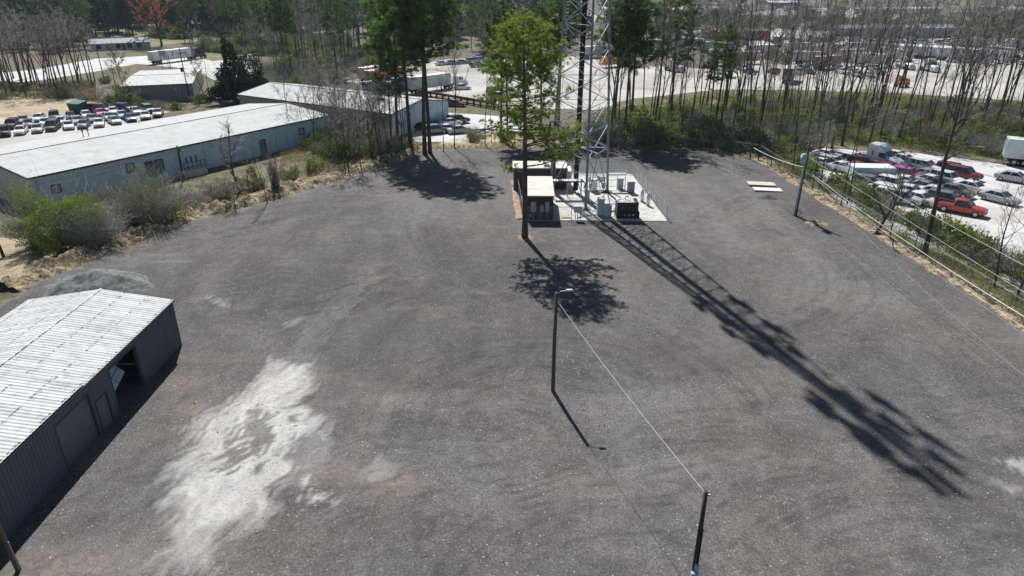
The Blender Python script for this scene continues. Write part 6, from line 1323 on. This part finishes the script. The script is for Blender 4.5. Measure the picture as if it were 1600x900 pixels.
scatter('undergrowth', ((50, 395), (120, 345), (300, 305), (440, 285), (440, 300), (300, 335), (190, 378), (90, 415)), 22000, .06, .4, [leafb, leafo, leafb], 'weeds and dry stalks along the straw bank', thr=.42)
scatter('undergrowth', ((1180, 244), (1262, 290), (1342, 342), (1452, 410), (1600, 512), (1640, 490), (1600, 445), (1480, 395), (1390, 350), (1300, 300), (1265, 268), (1230, 244)), 34000, .07, .7, [leafo, leafg, leafb], 'leaf litter and weeds along the wire fence', thr=.4)
scatter('undergrowth', ((690, 232), (690, 222), (760, 208), (930, 205), (1000, 205), (1130, 232)), 20000, .07, .4, [leafo, leafb, leafb], 'dry grass and weeds behind the back edge of the lot', thr=.42)
scatter('undergrowth', ((380, 140), (440, 96), (500, 74), (640, 74), (620, 100), (540, 108), (535, 125), (440, 130)), 50000, .2, 1.6, [leafb, leafo, leafb], 'brush under the dense wood above the white roof', thr=.42)
scatter('undergrowth', ((-20, 158), (150, 152), (150, 128), (-20, 130)), 20000, .16, .9, [leafb, leafo], 'brush under the bare thicket beyond the dry field', thr=.42)
# loose stones on the lot
mb = MB(); rs = random.Random(5)
for i in range(2600):
    y = 20 + 95 * rs.random() ** 1.6; x = rs.uniform(-45, 41); s_ = rs.uniform(.02, .055) * (1 + y / 110)
    q = [Vector((x + s_ * math.cos(a) * rs.uniform(.7, 1.2), y + s_ * math.sin(a) * rs.uniform(.7, 1.2), .07)) for a in (0, 1.3, 2.5, 3.8, 5)]
    if x < -26 and y < 49: continue
    t = Vector((x, y, .08 + s_ * .7)); mb.add(q + [t], [(k, (k + 1) % 5, 5) for k in range(5)])
tag(mb.build('loose_stones', mat('pale loose stone', (.36, .35, .34), rough=.9, var=.3, scale=3, coord='Object')), 'pale loose stones scattered over the dark lot', 'stones', kind='stuff')

HAZE = 0.0001
if HAZE:
    mb = MB(); mb.box(-2600, 2600, -650, 3600, -4, 78); hz = mb.build('haze', []); hz.data.materials.clear()
    m = bpy.data.materials.new('thin spring haze'); m.use_nodes = True; n = m.node_tree; n.nodes.clear(); o = n.nodes.new('ShaderNodeOutputMaterial'); v = n.nodes.new('ShaderNodeVolumePrincipled')
    v.inputs['Color'].default_value = (.62, .78, 1.0, 1); v.inputs['Density'].default_value = HAZE; v.inputs['Anisotropy'].default_value = .2; n.links.new(v.outputs[0], o.inputs['Volume']); hz.data.materials.append(m); hz['kind'] = 'stuff'; hz['label'] = 'thin pale haze over the distance'
# ---- things that would share a label are told apart by height, row, and what they stand behind
def px_of(o):
    s_, c_ = math.sin(PITCH), math.cos(PITCH); x, y, z = o.location.x, o.location.y, o.location.z - CH; dep = y * c_ - z * s_
    return 800 + FX * x / dep, 450 - FX * (y * s_ + z * c_) / dep
LM = [(-99, 'at the left edge'), (90, 'above the car rows'), (210, 'near the semi truck'), (330, 'above the dark evergreen'), (440, 'left of the orange container'), (560, 'above the orange container'), (690, 'above the car row'), (800, 'behind the lone pine'), (920, 'right behind the tower'), (1000, 'past the yellow box'),
      (1090, 'beyond the cream slabs'), (1180, 'beyond the utility pole'), (1270, 'left of the truck tractor'), (1350, 'behind the truck tractor'), (1420, 'behind the pink car'), (1490, 'behind the maroon cars'), (1550, 'by the right edge')]
out_ = [o for o in C.objects if o.parent is None and o.get('category') in ('tree', 'shrub', 'car', 'van', 'pickup truck', 'trailer') and o.get('group')]
for o in out_:
    x, y = px_of(o)
    if x < -50 or x > 1655 or y < 3:
        for c_ in list(o.children_recursive): bpy.data.objects.remove(c_)
        bpy.data.objects.remove(o)
sets = {}
for o in C.objects:
    if o.parent is None and o.get('group') and o.get('label') and o['label'] != '-': sets.setdefault(o['label'], []).append(o)
for lb, os_ in sets.items():
    if len(os_) < 2: continue
    ys_ = sorted(px_of(o)[1] for o in os_); hs = sorted(o.scale.z for o in os_); bins = {}
    for o in os_:
        x, y = px_of(o); where = [t for a, t in LM if x >= a][-1]
        dep = '' if len(os_) < 12 else (' in the rear', ' midway', ' in front')[int(y > ys_[len(ys_) // 3]) + int(y > ys_[2 * len(ys_) // 3])]
        size = '' if len(os_) < 20 or hs[0] == hs[-1] else ('taller ' if o.scale.z > hs[len(hs) // 2] else 'shorter ')
        bins.setdefault((size, where, dep), []).append(o)
    for (size, where, dep), bs in bins.items():
        bs.sort(key=lambda o: px_of(o)[0])
        for i, o in enumerate(bs):
            core = lb.replace('slim bare tree in the wood between the lot and the far yard', 'slim bare tree in the wood before the far yard').replace('shrub in the undergrowth of the wood between the lot and the far yard', 'undergrowth shrub in the wood before the far yard')
            core = core.replace('bare tree in the dense wood between the road and the truck yard', 'bare tree in the dense wood').replace('dark pine in the dense wood between the road and the truck yard', 'dark pine in the dense wood').replace('tangled brush between the long warehouse end and the dark pine clump', 'tangled brush by the long warehouse end')
            core = core.replace('bare grey tree in the thicket left of the road, beyond the dry field', 'bare grey tree in the thicket beyond the dry field').replace('shrub at the foot of the dense wood above the white roof', 'shrub at the foot of the dense wood').replace(' at the back of the truck yard left of the tower', ' at the back of the truck yard').replace('thin bare tree in the thicket between the two metal warehouses', 'thin bare tree between the two metal warehouses').replace('tall dark brush in the thicket between', 'dark brush between')
            core = core.replace(', seen between the trunks', '').replace('low shrub on the grassy strip behind the back edge of the lot', 'low shrub behind the back edge of the lot').replace(' in the most distant yard near the top edge', ' in the most distant yard')
            t = size + core + dep + ' ' + where; o['label'] = (ORD[i] + ' ' + t) if 1 < len(bs) <= 16 else t
            if len(o['label'].split()) > 16: o['label'] = ' '.join(o['label'].split()).replace(' in the ', ' in ').replace(' the ', ' ')
# a prototype that no place used is removed
for o in list(C.objects):
    if o.parent is None and o.get('label') == '-':
        for c_ in list(o.children_recursive): bpy.data.objects.remove(c_)
        bpy.data.objects.remove(o)
